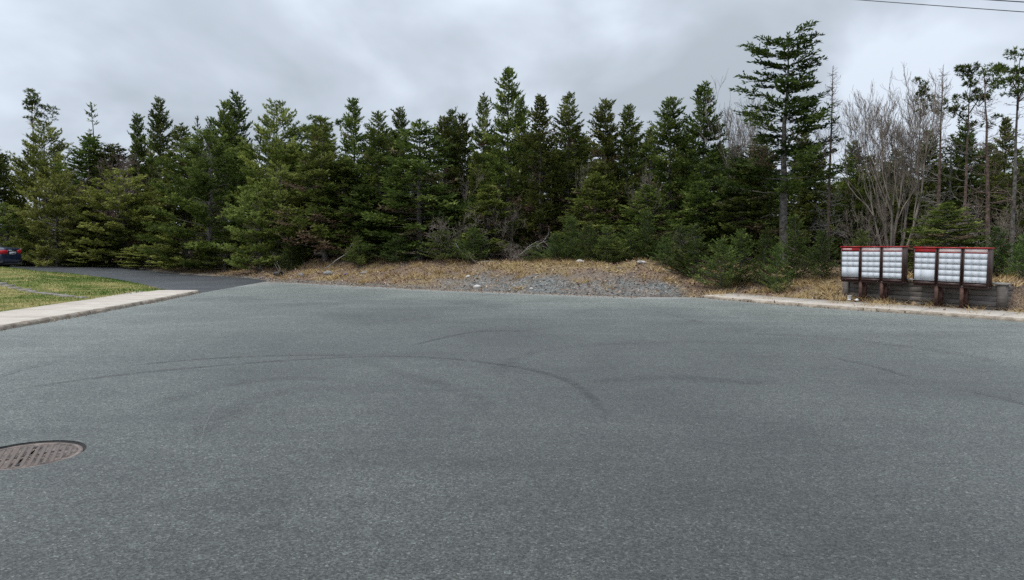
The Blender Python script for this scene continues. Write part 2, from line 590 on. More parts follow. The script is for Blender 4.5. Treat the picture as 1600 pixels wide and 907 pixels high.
a.data.foreach_set('value', (drim + np.clip((dfar - drim) * .25, 0, 1.6)).astype(np.float32))      # the dust and the painted sheen lie along the far rim
tag(road, kind='structure')

# driveway, laid 6 mm over the road edge
n_ = 60
A_, B_ = DR_NEAR, DR_FAR
pa = resample(A_, 1)[:]; ua = np.linspace(0, 1, n_)
ra = np.stack([np.interp(ua, np.linspace(0, 1, len(pa)), pa[:, k]) for k in (0, 1)], 1)
pb = resample(B_, 1)
rb = np.stack([np.interp(ua, np.linspace(0, 1, len(pb)), pb[:, k]) for k in (0, 1)], 1)
d = MB()
V = np.concatenate([np.c_[ra, .006 + zdrive(ra[:, 0])], np.c_[rb, .006 + zdrive(rb[:, 0])]])
k = np.arange(n_ - 1)
d.add(V, np.stack([k, k + 1, k + n_ + 1, k + n_], 1)[:, ::-1])
tag(d.build('driveway', M['drive']), kind='structure')


def mark_mat(name, c, alpha, nscale):
    m, t, b = mat(name)
    b.inputs['Base Color'].default_value = (*c, 1)
    b.inputs['Roughness'].default_value = 0.7
    f = mathn(t, 'MULTIPLY', attr(t, 'soft'), ramp(t, noise(t, objco(t), nscale, 5, 0.7), [(0.32, 0.0), (0.62, alpha)]))
    lk(t, f, b.inputs['Alpha'])
    return m


M['tyre'] = mark_mat('tyre_rubber_trace', (0.03, 0.032, 0.034), 0.34, 6)
M['crack'] = mark_mat('dark_crack', (0.015, 0.015, 0.016), 1.0, 14)  # cracks drawn as thin near-black ribbons
M['scratch'] = mark_mat('pale_scrape', (0.28, 0.28, 0.27), 0.2, 9)
M['tread'] = mark_mat('faint_tyre_polish', (0.04, 0.043, 0.045), 0.15, 3)
MARKS = [('tyre_mark', 'tyre', 0.075, [(-60, 622), (60, 604), (150, 590), (300, 575), (450, 563), (600, 556), (700, 560), (800, 572), (860, 585), (900, 600), (932, 628), (948, 660)]),
         ('tyre_mark', 'tyre', 0.07, [(190, 573), (300, 562), (400, 557), (480, 555), (560, 556)]),
         ('tyre_mark', 'tyre', 0.07, [(640, 541), (680, 531), (710, 524), (740, 519), (790, 517), (840, 519)]),
         ('tyre_mark', 'tread', 0.16, [(560, 560), (640, 590), (700, 602), (745, 622), (755, 650)]),
         ('tyre_mark', 'tread', 0.18, [(230, 640), (300, 612), (380, 596), (470, 590), (560, 596)]),
         ('tyre_mark', 'tread', 0.16, [(300, 690), (360, 640), (430, 612), (520, 604)]),
         ('tyre_mark', 'tread', 0.15, [(770, 590), (800, 560), (860, 545), (960, 537), (1100, 534), (1250, 540)]),
         ('tyre_mark', 'tread', 0.20, [(900, 600), (1000, 590), (1120, 592), (1240, 606)]),
         ('tyre_mark', 'tread', 0.22, [(1150, 520), (1300, 528), (1450, 545), (1580, 570)]),
         ('road_crack', 'crack', 0.016, [(1296, 558), (1330, 566), (1345, 568), (1380, 578), (1412, 588), (1440, 594)]),
         ('road_crack', 'crack', 0.013, [(1480, 606), (1510, 611), (1550, 620), (1600, 633), (1640, 643)]),
         ('road_crack', 'crack', 0.013, [(-30, 600), (10, 586), (40, 577), (75, 570), (110, 562)]),
         ('road_crack', 'crack', 0.012, [(1050, 494), (1075, 500), (1110, 507)]),
         ('road_scratch', 'scratch', 0.008, [(342, 630), (330, 650), (320, 668), (315, 690), (311, 712)]),
         ('road_scratch', 'scratch', 0.05, [(660, 464), (720, 465.5), (800, 467), (860, 468)]),
         ('road_scratch', 'scratch', 0.05, [(930, 471), (980, 472), (1040, 473)]),
         ('road_scratch', 'scratch', 0.06, [(440, 458), (500, 455), (560, 456)]),
         ('road_scratch', 'scratch', 0.05, [(55, 515), (100, 508), (150, 502), (200, 493)]),
         ('road_scratch', 'scratch', 0.05, [(230, 482), (270, 474), (320, 466), (400, 462)])]
zi = 0.004
for nm, mk, w, pts in MARKS:
    P = resample(smooth([tuple(G(*q)) for q in pts], 2), 0.12)
    rg = np.random.default_rng(int(pts[0][0]) + 900)
    if mk == 'crack':
        P[1:-1] += rg.normal(0, 0.012, P[1:-1].shape)
    T = np.gradient(P, axis=0); T /= np.linalg.norm(T, axis=1)[:, None]
    N = np.stack([-T[:, 1], T[:, 0]], 1)
    off = np.array([-1, -0.45, 0.45, 1]) * w
    V = (P[:, None] + N[:, None] * off[None, :, None])
    V = np.concatenate([V, np.full(V.shape[:2] + (1,), zi)], 2).reshape(-1, 3)
    zi += 0.0012
    n = len(P); b_ = MB()
    ii = (np.arange(n - 1)[:, None] * 4 + np.arange(3)[None]).ravel()
    b_.add(V, np.stack([ii, ii + 1, ii + 5, ii + 4], 1))
    o = b_.build(nm, M[mk])
    fade = np.minimum(1, np.minimum(np.arange(n), np.arange(n)[::-1]) / max(3, n * .12))
    sv = np.repeat(fade, 4) * np.tile([0, 1, 1, 0], n)
    a = o.data.attributes.new('soft', 'FLOAT', 'POINT'); a.data.foreach_set('value', sv.astype(np.float32))
    tag(o, kind='structure')

# ------------------------------------------------------------------ sidewalks: one slab after the other, the kerb is their front edge
def sidewalk(front, width, name, seed, h=0.09, step=1.5, side=1):
    rg = np.random.default_rng(seed)
    P = resample(front, 0.125)
    T = np.gradient(P, axis=0); T /= np.linalg.norm(T, axis=1)[:, None]
    N = np.stack([-T[:, 1], T[:, 0]], 1) * side
    bed = MB()
    for a_, b_ in zip(range(0, len(P) - 1), range(1, len(P))):
        q = [np.r_[P[a_] + N[a_] * .06, .05], np.r_[P[b_] + N[b_] * .06, .05], np.r_[P[b_] + N[b_] * (width - .02), .05], np.r_[P[a_] + N[a_] * (width - .02), .05]]
        bed.add(np.array(q), [[0, 1, 2, 3] if side > 0 else [3, 2, 1, 0]])
    root = tag(bed.build(name, M['concrete']), kind='structure')
    k = int(step / 0.125); s0 = 0
    while s0 < len(P) - 2:
        s1 = min(s0 + k, len(P) - 1)
        mbd = MB(); idx = np.arange(s0, s1 + 1); V = []
        dz = rg.normal(0, 0.004)
        for c, i_ in enumerate(idx):
            pp = P[i_].copy()
            if c == 0: pp = pp + T[i_] * 0.010
            if c == len(idx) - 1: pp = pp - T[i_] * 0.010
            e1, e2, e3 = rg.normal(0, .006), abs(rg.normal(0, .008)), rg.normal(0, .006)
            if rg.random() < 0.09: e2 += rg.uniform(.02, .06)
            for off, z in ((0.0 + e3, -.03), (0.004 + e1, .035), (0.012 + e1, h - .03 - e2 * .5), (0.035 + e2, h - .002), (0.16 + e2 * .4, h), (width, h + .012), (width, -.03)):
                V.append(np.r_[pp + N[i_] * off, z + (dz if z > .1 else 0)])
        m_ = 7; nI = len(idx)
        F = []; mi = []
        for c in range(nI - 1):
            for e in range(m_ - 1):
                f4 = [c * m_ + e, c * m_ + e + 1, (c + 1) * m_ + e + 1, (c + 1) * m_ + e]
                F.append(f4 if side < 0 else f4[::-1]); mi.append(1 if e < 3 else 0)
        mbd.add(V, F)
        mbd.F[7] = [np.array([list(range(7)), [(nI - 1) * m_ + 6 - q for q in range(7)]])]
        mi += [0, 0]
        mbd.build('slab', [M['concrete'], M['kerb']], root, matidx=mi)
        s0 = s1
    return root


lf = resample(LEFT, 0.125); lf = lf[(lf[:, 1] > 4) & (lf[:, 1] < 22.9)]
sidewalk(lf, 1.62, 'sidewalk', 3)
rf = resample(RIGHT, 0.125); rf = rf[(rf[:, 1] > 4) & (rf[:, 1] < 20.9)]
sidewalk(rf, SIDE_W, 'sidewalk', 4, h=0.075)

# sunken stone edging across the lawn
M['edging'] = simple('grey_edging_stone', (0.12, 0.11, 0.095), (0.30, 0.275, 0.24), 7, 0.9, 6, 0.4)
pth = empty('lawn_edging_path', (0, 0, 0)); tag(pth, kind='structure')
rg = np.random.default_rng(11)
E0, E1 = np.array([-11.3, 19.3]), np.array([-18.2, 24.8])
ne = 13
ed_ = (E1 - E0) / np.linalg.norm(E1 - E0)
for q in range(ne):
    c = E0 + (E1 - E0) * (q + .5) / ne + rg.normal(0, .03, 2)
    L_ = np.linalg.norm(E1 - E0) / ne * rg.uniform(.86, .97); W_ = rg.uniform(.28, .4)
    an = math.atan2(ed_[1], ed_[0]) + rg.normal(0, .05)
    e = MB()
    th = np.linspace(0, 2 * math.pi, 9)[:-1] + .4
    rr = 1 / np.maximum(np.abs(np.cos(th)), np.abs(np.sin(th))) * rg.uniform(.86, 1.0, 8)
    px_, py_ = rr * np.cos(th) * L_ / 2, rr * np.sin(th) * W_ / 2
    h0 = hgt(*c)
    top = np.c_[c[0] + px_ * math.cos(an) - py_ * math.sin(an), c[1] + px_ * math.sin(an) + py_ * math.cos(an), np.full(8, h0 + .03) + rg.normal(0, .006, 8)]
    bot = top.copy(); bot[:, 2] = h0 - .05
    V = np.r_[top, bot]
    e.add(V, [[k, k + 8, (k + 1) % 8 + 8, (k + 1) % 8] for k in range(8)])
    e.F[8] = [np.array([list(range(8))])]
    e.build('stone', M['edging'], pth)

# ------------------------------------------------------------------ manhole, sunken a little below the asphalt
M['iron'] = simple('rusty_cast_iron', (0.07, 0.058, 0.052), (0.28, 0.222, 0.195), 7, 0.7, 6, 0.4, 0.15)
M['seal'] = simple('dark_joint_seal', (0.012, 0.012, 0.013), (0.03, 0.03, 0.03), 20, 0.8)
mh = empty('manhole_cover', (MC[0], MC[1], -0.018), R(70))
tag(mh, 'round rusty cast iron manhole cover sunk in the grey asphalt', 'manhole cover')


def ring(r0, r1, z, zb, n=56):
    th = np.arange(n) * 2 * math.pi / n
    cs = np.stack([np.cos(th), np.sin(th)], 1)
    V = np.concatenate([np.c_[cs * r0, np.full(n, zb)], np.c_[cs * r0, np.full(n, z)], np.c_[cs * r1, np.full(n, z)], np.c_[cs * r1, np.full(n, zb)]])
    i = np.arange(n); jn = (i + 1) % n
    F = np.concatenate([np.stack([i + k * n, jn + k * n, jn + (k + 1) * n, i + (k + 1) * n], 1) for k in range(3)])
    return V, F


b_ = MB(); b_.add(*ring(0.372, 0.41, -0.004, -0.2)); b_.add(*ring(0.3885, 0.42, 0.012, -0.19)); b_.build('frame', M['seal'], mh)
b_ = MB(); b_.add(*ring(0.0, 0.368, 0.002, -0.06)); b_.build('cover', M['iron'], mh)
rib = MB(); rib.box((0, 0, 0), (.046, .018, .014)); rib_me = rib.mesh('rib', M['iron'])
for q in range(-5, 6):
    for s_ in range(-9, 10):
        x_, y_ = q * .064 + (.032 if s_ % 2 else 0), s_ * .033
        if math.hypot(x_, y_) < .312:
            o = link('rib', rib_me, mh); o.location = (x_, y_, 0.0); o.rotation_euler[2] = R(28)
b_ = MB(); b_.add(*ring(0.335, 0.366, 0.007, -0.03)); b_.build('rim', M['iron'], mh)
b_ = MB()
for q in (-1, 1):
    b_.box((q * .24, 0, .003), (.05, .028, .008), np.array(Matrix.Rotation(R(40), 3, 'Z')))
b_.build('lifting_slot', M['seal'], mh)

# ------------------------------------------------------------------ trees
def unit(v):
    return v / (np.linalg.norm(v, axis=-1, keepdims=True) + 1e-9)


def lozenges(base, dirv, length, width, rg, roll=0.8):
    """needle-covered twigs: one narrow four-cornered blade each"""
    n = len(base)
    up = np.array([0, 0, 1.0])
    side = unit(np.cross(dirv, up) + rg.normal(0, 0.15, (n, 3)))
    nrm = np.cross(side, dirv)
    a = rg.normal(0, roll, n)[:, None]
    wv = side * np.cos(a) + nrm * np.sin(a)
    L, W = length[:, None], width[:, None]
    m = base + dirv * L * 0.45
    return np.stack([base, m + wv * W, base + dirv * L, m - wv * W], 1).reshape(-1, 3)


def curve_pts(P0, azv, L, a, b, n, wob, rg):
    t = np.linspace(0, 1, n)
    P = P0 + azv[None] * (L * t)[:, None]
    P[:, 2] += L * (a * t + b * t * t)
    P += (rg.normal(0, wob * L, (n, 3)) * t[:, None])
    return P


def conifer(seed, H, Rad, z0=0.4, step=0.25, nb=6, taper=0.85, droop=-0.12, tipup=0.22, top_el=0.75, ragged=0.25,
            bare_in=0.30, lat=0.50, twl=0.15, tww=0.027, dens=1.0, dead_low=0.0, trunk_r=None, profile=None, tintmu=0.38, lean=0.0, gap=0.0):
    """returns trunk, limbs, crown meshes of a spruce or fir"""
    rg = np.random.default_rng(seed)
    tr = trunk_r or 0.014 * H + 0.02
    nt = 14
    tz = np.linspace(-0.15, H, nt)
    tx = np.cumsum(rg.normal(0, 0.018, nt)) * H * .12 + lean * (tz / H) ** 2; ty = np.cumsum(rg.normal(0, 0.018, nt)) * H * .12
    tk = MB()
    TP = np.stack([tx, ty, tz], 1)
    tk.tube(TP, tr * (1 - 0.96 * np.clip(tz / H, 0, 1)) * (1 + 0.35 * np.exp(-np.clip(tz, 0, 9) * 5)), 7)

    def axis(z):
        return np.array([np.interp(z, tz, tx), np.interp(z, tz, ty), z])
    lb = MB(); VV = []; TT = []
    z = z0; az0 = rg.uniform(0, 6.28)
    lob = rg.uniform(0, 6.28, 4)
    while z < H - 0.10:
        rel = (H - z) / (H - z0)
        base = Rad * (profile(rel) if profile else rel ** taper)
        k = max(3, int(round(nb * (0.6 + 0.4 * min(1, rel * 3)) + rg.normal(0, .7))))
        for q in range(k):
            az = az0 + q * 2 * math.pi / k + rg.normal(0, 0.22)
            if rg.random() < gap:
                continue
            L = (base + 0.05) * (1 + 0.22 * math.sin(2 * az + lob[0] + z * 1.3) + 0.12 * math.sin(5 * z + lob[1] + az)) * (1 - ragged * abs(rg.normal(0, 1)) + ragged * .35)
            L = max(0.06, L)
            av = np.array([math.cos(az), math.sin(az), 0])
            el = droop + (top_el - droop) * (1 - min(1, rel * 1.25)) ** 1.5 + rg.normal(0, .07)
            n = max(4, int(L / 0.06) + 2)
            C = curve_pts(axis(z + rg.normal(0, .05)), av, L, el, tipup * (0.5 + rel), n, 0.025, rg)
            sel = np.linspace(0, n - 1, min(n, 5)).astype(int)
            lb.tube(C[sel], np.linspace(0.006 + 0.009 * L, 0.003, len(sel)), 3, False)
            deadb = rg.random() < dead_low * (1 - (z - z0) / (H - z0)) ** 2 * 2
            btint = tintmu + rg.normal(0, .15)
            t = np.linspace(0, 1, n)
            T = unit(np.gradient(C, axis=0))
            sidev = unit(np.cross(T, np.array([0, 0, 1.0])))
            ok = t > bare_in * rg.uniform(.6, 1.4) * min(1, max(0, (L - .3) / .8))
            for sg in (-1, 1):
                idx = np.nonzero(ok & (rg.random(n) < 0.95 * dens))[0]
                if not len(idx):
                    continue
                ll = np.minimum(lat, 0.62 * L * (1 - t[idx]) + 0.09) * rg.uniform(.6, 1.15, len(idx))
                dv = unit(T[idx] * 0.8 + sg * sidev[idx] * rg.uniform(.6, 1.0, (len(idx), 1)) + np.array([0, 0, -0.05]) + rg.normal(0, .13, (len(idx), 3)))
                m = np.maximum(2, (ll / 0.045).astype(int))
                rep = np.repeat(np.arange(len(idx)), m)
                fr = np.concatenate([(np.arange(q_) + .3) / q_ for q_ in m])
                if deadb:
                    keep = rg.random(len(rep)) < 0.35
                    rep, fr = rep[keep], fr[keep]
                if not len(rep):
                    continue
                bp = C[idx][rep] + dv[rep] * (ll[rep] * fr)[:, None]
                sd = np.cross(dv[rep], np.array([0, 0, 1.0]))
                alt = np.where(rg.random(len(rep)) < .5, 1, -1)[:, None]
                twd = unit(dv[rep] * 0.85 + sd * alt * rg.uniform(.15, .9, (len(rep), 1)) + np.stack([np.zeros(len(rep)), np.zeros(len(rep)), rg.normal(.30, .30, len(rep))], 1))
                tl = twl * rg.uniform(.65, 1.25, len(rep))
                VV.append(lozenges(bp, twd, tl, tww * rg.uniform(.8, 1.3, len(rep)), rg))
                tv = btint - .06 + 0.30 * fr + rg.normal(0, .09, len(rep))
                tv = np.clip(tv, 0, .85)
                if deadb:
                    tv = rg.uniform(.9, 1, len(rep))
                TT.append(tv)
            # leader shoot of the bough
            VV.append(lozenges(C[-2:], np.repeat(T[-1:], 2, 0), np.full(2, twl * 1.4), np.full(2, tww), rg)); TT.append(np.full(2, min(.85, btint + .2)))
        z += step * rg.uniform(.7, 1.3) * (0.55 + 0.45 * min(1, rel * 2.2))
        az0 += 1.1
    # leader
    n = 26
    zt = rg.uniform(H - 0.35, H + 0.02, n); az = rg.uniform(0, 6.28, n)
    bp = np.stack([axis(q) for q in zt]); dv = unit(np.stack([np.cos(az) * .5, np.sin(az) * .5, np.full(n, .9)], 1))
    VV.append(lozenges(bp, dv, np.full(n, twl * 1.1), np.full(n, tww), rg)); TT.append(np.clip(rg.normal(.6, .1, n), 0, .85))
    # dead stubs below the crown
    for q in range(int(dead_low * 40)):
        zz_ = rg.uniform(0.25, z0 + 1.0); az = rg.uniform(0, 6.28)
        L = rg.uniform(.2, .9) * min(1, Rad)
        C = curve_pts(axis(zz_), np.array([math.cos(az), math.sin(az), 0]), L, rg.normal(-.1, .2), -.2, 5, .06, rg)
        lb.tube(C, np.linspace(.012, .003, 5), 3, False)
    V = np.concatenate(VV); cr = MB()
    nq = len(V) // 4
    cr.add(V, np.arange(nq * 4).reshape(-1, 4))
    return tk, lb, cr, np.concatenate(TT)


def pine(seed, H, Rad, z0=0.12, step=0.46, nb=6, profile=None, tintmu=0.42, tuft=9, tl=0.13, dens=1.0, el=0.25, dead_low=.2, ragged=.22):
    """bushy pine: upswept boughs ending in soft brush-like tufts"""
    rg = np.random.default_rng(seed)
    nt = 12; tz = np.linspace(-.15, H, nt)
    tx = np.cumsum(rg.normal(0, .03, nt)) * H * .1; ty = np.cumsum(rg.normal(0, .03, nt)) * H * .1
    tk = MB(); tk.tube(np.stack([tx, ty, tz], 1), (0.015 * H + .02) * (1 - .95 * np.clip(tz / H, 0, 1)), 7)

    def axis(z):
        return np.array([np.interp(z, tz, tx), np.interp(z, tz, ty), z])
    lb = MB(); base = []; dirs = []; tin = []
    z = z0; az0 = 0.0
    while z < H - .15:
        rel = (H - z) / (H - z0)
        Rr = Rad * (profile(rel) if profile else min(1, (rel * 1.9) ** .6) * (0.78 + .22 * rel))
        k = max(3, int(nb + rg.normal(0, 1)))
        for q in range(k):
            az = az0 + q * 6.283 / k + rg.normal(0, .25)
            L = max(.15, Rr * (1 - ragged * abs(rg.normal()) + .06))
            av = np.array([math.cos(az), math.sin(az), 0])
            e0 = -0.05 + el * (1 - rel) * 3 + rg.normal(0, .08)
            n = max(5, int(L / .09))
            C = curve_pts(axis(z + rg.normal(0, .1)), av, L, e0, .22, n, .03, rg)
            sel = np.linspace(0, n - 1, min(n, 6)).astype(int)
            lb.tube(C[sel], np.linspace(.008 + .011 * L, .004, len(sel)), 3, False)
            T = unit(np.gradient(C, axis=0)); sidev = unit(np.cross(T, np.array([0, 0, 1.0])))
            bt = tintmu + rg.normal(0, .13)
            for i_ in range(n):
                t = i_ / (n - 1)
                if t < .42 * rg.uniform(.6, 1.4):
                    continue
                for sg in (-1, 1):
                    if rg.random() > .97 * dens:
                        continue
                    l2 = min(.5, .55 * L * (1 - t) + .12) * rg.uniform(.5, 1.15)
                    dv = unit(T[i_] * .8 + sg * sidev[i_] * rg.uniform(.5, 1) + np.array([0, 0, rg.normal(.22, .2)]))
                    m = max(1, int(l2 / .08))
                    for j_ in range(m):
                        base.append(C[i_] + dv * l2 * (j_ + 1) / m)
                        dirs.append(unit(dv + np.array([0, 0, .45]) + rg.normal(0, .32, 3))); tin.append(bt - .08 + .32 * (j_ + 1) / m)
                if i_ == n - 1:
                    base.append(C[i_]); dirs.append(unit(T[i_] + np.array([0, 0, .5]))); tin.append(bt + .2)
        z += step * rg.uniform(.75, 1.25) * (.7 + .3 * rel); az0 += 1.3
    for q in range(14):
        base.append(axis(H - rg.uniform(0, .5))); dirs.append(unit(np.array([rg.normal(0, .3), rg.normal(0, .3), 1]))); tin.append(.55)
    for q in range(int(dead_low * 30)):
        az = rg.uniform(0, 6.28)
        C = curve_pts(axis(rg.uniform(.2, H * .5)), np.array([math.cos(az), math.sin(az), 0]), Rad * rg.uniform(.4, .9), rg.normal(0, .2), -.1, 6, .06, rg)
        lb.tube(C, np.linspace(.014, .003, 6), 3, False)
    base = np.array(base); dirs = np.array(dirs); tin = np.array(tin)
    n = len(base)
    B = np.repeat(base, tuft, 0); D = np.repeat(dirs, tuft, 0)
    D = unit(D * .8 + unit(rg.normal(0, 1, (n * tuft, 3))) * rg.uniform(.35, .85, (n * tuft, 1)))
    B = B - np.repeat(dirs, tuft, 0) * rg.uniform(0, .10, (n * tuft, 1))
    V = lozenges(B, D, tl * rg.uniform(.6, 1.2, n * tuft), np.full(n * tuft, .018) * rg.uniform(.7, 1.3, n * tuft), rg, 1.2)
    TT = np.clip(np.repeat(tin, tuft) + rg.normal(0, .07, n * tuft), 0, .85)
    cr = MB(); cr.add(V, np.arange(len(V)).reshape(-1, 4))
    return tk, lb, cr, TT


def grow(mbd, P, d, L, rad, depth, rg, spread=.5, up=.25, kids=(2, 4), curl=.18, minr=.004, shrink=.66):
    """one bare branch and its forks"""
    n = 5
    pts = [np.array(P, float)]
    for _ in range(n - 1):
        d = unit(d + rg.normal(0, curl, 3) + np.array([0, 0, up * .25]))
        pts.append(pts[-1] + d * L / (n - 1))
    pts = np.array(pts)
    mbd.tube(pts, np.linspace(rad, max(minr, rad * .55), n), 6 if rad > .03 else (4 if rad > .012 else 3), False)
    if depth <= 0:
        return
    for q in range(rg.integers(kids[0], kids[1] + 1)):
        k = rg.uniform(.35, 1.0) if q else 1.0
        i_ = min(n - 1, int(k * (n - 1)))
        nd_ = unit(d + rg.normal(0, spread, 3))
        grow(mbd, pts[i_], nd_, L * shrink * rg.uniform(.75, 1.15), max(minr, rad * rg.uniform(.45, .62)), depth - 1, rg, spread, up, kids, curl, minr, shrink)


def bare_tree(seed, H, stems, spread, depth=4, rad=.05, tilt=.35, kids=(2, 4), minr=.005, up=.3):
    rg = np.random.default_rng(seed)
    tk, lbs = MB(), []
    for q in range(stems):
        az = q * 6.283 / stems + rg.normal(0, .4)
        d = unit(np.array([math.cos(az) * tilt * rg.uniform(.3, 1.2), math.sin(az) * tilt * rg.uniform(.3, 1.2), 1]))
        P = np.array([math.cos(az) * .08 * (stems > 1), math.sin(az) * .08 * (stems > 1), -.1])
        L = H * .36 * rg.uniform(.85, 1.15)
        n = 6; pts = [P]
        for _ in range(n - 1):
            d = unit(d + rg.normal(0, .09, 3) + np.array([0, 0, .05])); pts.append(pts[-1] + d * L / (n - 1))
        pts = np.array(pts); r0 = rad * rg.uniform(.7, 1.2)
        tk.tube(pts, np.linspace(r0, r0 * .7, n), 6)
        for e in range(rg.integers(2, 4)):
            i_ = n - 1 if e == 0 else rg.integers(2, n)
            lb = MB(); lbs.append(lb)
            grow(lb, pts[i_], unit(d + rg.normal(0, spread * .7, 3)), H * .26 * rg.uniform(.8, 1.15), r0 * rg.uniform(.5, .7), depth - 1, rg, spread, up, kids, .13, minr)
    return tk, lbs


def dead_spruce(seed, H, Rad, trunk_r, nbr=110, z0=.8, crook=0.0):
    rg = np.random.default_rng(seed)
    nt = 12; tz = np.linspace(-.1, H, nt)
    tx = np.cumsum(rg.normal(0, .02, nt)) * H * .1 + crook * (tz / H) ** 2; ty = np.cumsum(rg.normal(0, .02, nt)) * H * .1
    tk, lb = MB(), MB()
    tk.tube(np.stack([tx, ty, tz], 1), trunk_r * (1 - .88 * np.clip(tz / H, 0, 1)), 7)
    for q in range(nbr):
        z = rg.uniform(z0, H) if q % 3 else rg.uniform(H * .55, H)
        rel = (H - z) / (H - z0)
        az = rg.uniform(0, 6.28); L = Rad * (.2 + .9 * rel ** .7) * rg.uniform(.45, 1.15)
        d = np.array([math.cos(az), math.sin(az), rg.normal(.12, .25)])
        P = np.array([np.interp(z, tz, tx), np.interp(z, tz, ty), z])
        grow(lb, P, unit(d), L * .62, .006 + .008 * L, 2 if L > .35 else 1, rg, .45, .15, (2, 3), .12, .004, .6)
    return tk, lb


def tufted(seed, H, Rad, trunk_r, tops, nbr=60, fork=0.0):
    """thin wind-shaped conifer: bare lower trunk with dead twigs, foliage pads near the top"""
    rg = np.random.default_rng(seed)
    tk, lb = dead_spruce(seed + 50, H, Rad * .8, trunk_r, nbr, .8, fork)
    base, dirs, tin = [], [], []
    for (dx, dy, dz, rx, rz, cnt) in tops:
        c = np.array([dx * Rad + fork * dz ** 2, dy * Rad, dz * H])
        P = np.stack([np.linspace(fork * dz ** 2, c[0], 4), np.linspace(0, c[1], 4), np.linspace(c[2] - .45, c[2], 4)], 1)
        lb.tube(P, np.linspace(.03, .012, 4), 4, False)
        subs = [c + rg.normal(0, 1, 3) * np.array([rx * .8, rx * .8, rz * .8]) for _ in range(6)]
        for sp_ in subs:
            lb.tube(np.linspace(c - np.array([0, 0, .25]), sp_, 4), np.linspace(.012, .005, 4), 3, False)
        for q in range(cnt):
            u = unit(rg.normal(0, 1, 3)) * rg.uniform(.2, 1) ** .5
            base.append(subs[q % 6] + u * np.array([rx, rx, rz * .8]) * (.35 + .1 * (q % 6))); dirs.append(unit(u * .7 + np.array([0, 0, .5]) + rg.normal(0, .3, 3)))
            tin.append(.36 + .22 * u[2] + rg.normal(0, .1))
    base = np.array(base); dirs = np.array(dirs); tin = np.array(tin); tu = 9; n = len(base)
    D = unit(np.repeat(dirs, tu, 0) * .7 + unit(rg.normal(0, 1, (n * tu, 3))) * .75)
    V = lozenges(np.repeat(base, tu, 0), D, .13 * rg.uniform(.6, 1.2, n * tu), np.full(n * tu, .014), rg, 1.2)
    cr = MB(); cr.add(V, np.arange(len(V)).reshape(-1, 4))
    return tk, lb, cr, np.clip(np.repeat(tin, tu), 0, .85)


PROTO = {}


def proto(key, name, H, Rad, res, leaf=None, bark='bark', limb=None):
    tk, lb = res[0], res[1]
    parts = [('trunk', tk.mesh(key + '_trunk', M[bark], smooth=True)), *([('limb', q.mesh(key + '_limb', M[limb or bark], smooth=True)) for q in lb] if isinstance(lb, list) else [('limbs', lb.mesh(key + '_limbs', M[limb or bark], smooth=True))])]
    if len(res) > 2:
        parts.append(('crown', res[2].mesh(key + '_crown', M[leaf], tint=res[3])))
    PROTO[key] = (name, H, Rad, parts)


def prof_fir(r):
    return (r ** .68) * (1 - .10 * max(0, r - .8) * 5)


def prof_column(r):
    return min(1, (r * 2.8) ** .65) * (.66 + .34 * r)


for q in range(6):
    proto('fir%d' % q, 'fir_tree', 7, 1.7, conifer(100 + q, 7, 1.7, z0=.35 + .1 * (q % 3), profile=prof_fir, dead_low=.22, tintmu=.34 + .03 * (q % 3), ragged=.2 + .03 * q), 'fir')
for q in range(4):
    proto('spruce%d' % q, 'spruce_tree', 7, 1.15, conifer(140 + q, 7, 1.15, z0=.5, profile=prof_column, step=.21, nb=6, droop=-.2, tipup=.3, lat=.3, dead_low=.25, ragged=.24, tintmu=.33), 'fir')
for q in range(2):
    proto('layered%d' % q, 'fir_tree', 7, 2.0, conifer(170 + q, 7, 2.0, z0=.5, profile=lambda r: min(1, (r * 1.25) ** .85), step=.30, nb=7, droop=.0, tipup=.10, lat=.5, ragged=.22, dead_low=.3, bare_in=.35, tintmu=.40), 'fir')
proto('ragged', 'spruce_tree', 8.5, 2.0, conifer(190, 8.5, 2.0, z0=2.6, profile=lambda r: min(1, .36 + .66 * r), step=.25, nb=6, droop=.02, tipup=.16, top_el=.35, lat=.42, ragged=.42, bare_in=.28, dead_low=.12, gap=.26, trunk_r=.15, tintmu=.22), 'fir')
proto('thin', 'spruce_tree', 7, 1.0, conifer(195, 7, 1.0, z0=1.0, step=.30, nb=4, ragged=.3, dens=.6, lat=.3, dead_low=.6, gap=.3, tintmu=.3), 'fir')
proto('deadfir', 'spruce_tree', 7, 1.3, conifer(196, 7, 1.3, z0=.6, step=.28, nb=5, ragged=.35, dens=.6, dead_low=.9, gap=.15, tintmu=.42), 'fir')
for q in range(4):
    proto('pine%d' % q, 'pine_tree', 7, 2.2, pine(200 + q, 7, 2.2, tintmu=.36 + .05 * (q % 3), nb=6 + q % 2, ragged=.2 + .05 * (q % 2)), 'pine')
proto('smallpine0', 'pine_tree', 3.5, 1.3, pine(220, 3.5, 1.3, step=.3, nb=6, tintmu=.52, tl=.11, dead_low=.5), 'pine')
proto('smallpine1', 'pine_tree', 3.5, 1.3, pine(221, 3.5, 1.3, step=.3, nb=6, tintmu=.45, tl=.11, dead_low=.2), 'pine')
for q in range(4):
    proto('young%d' % q, 'young_fir', 1.8, .8, conifer(240 + q, 1.8, .8, z0=.08, step=.11, nb=6, twl=.085, tww=.016, lat=.26, droop=.15, tipup=.2, top_el=.9, trunk_r=.03, tintmu=.4, ragged=.4, gap=.12), 'young')
proto('bare_multi', 'bare_tree', 5.6, 1.8, bare_tree(301, 5.6, 10, .28, 6, .036, .42, (2, 4), .0034, .5), bark='twig')
proto('bare_tall', 'bare_tree', 5.0, 1.4, bare_tree(302, 5.0, 6, .34, 5, .035, .3, (2, 4), .005), bark='twig')
proto('bare_white', 'bare_tree', 4.0, .9, bare_tree(303, 4.0, 1, .42, 5, .030, .12, (2, 4), .004), bark='twig')
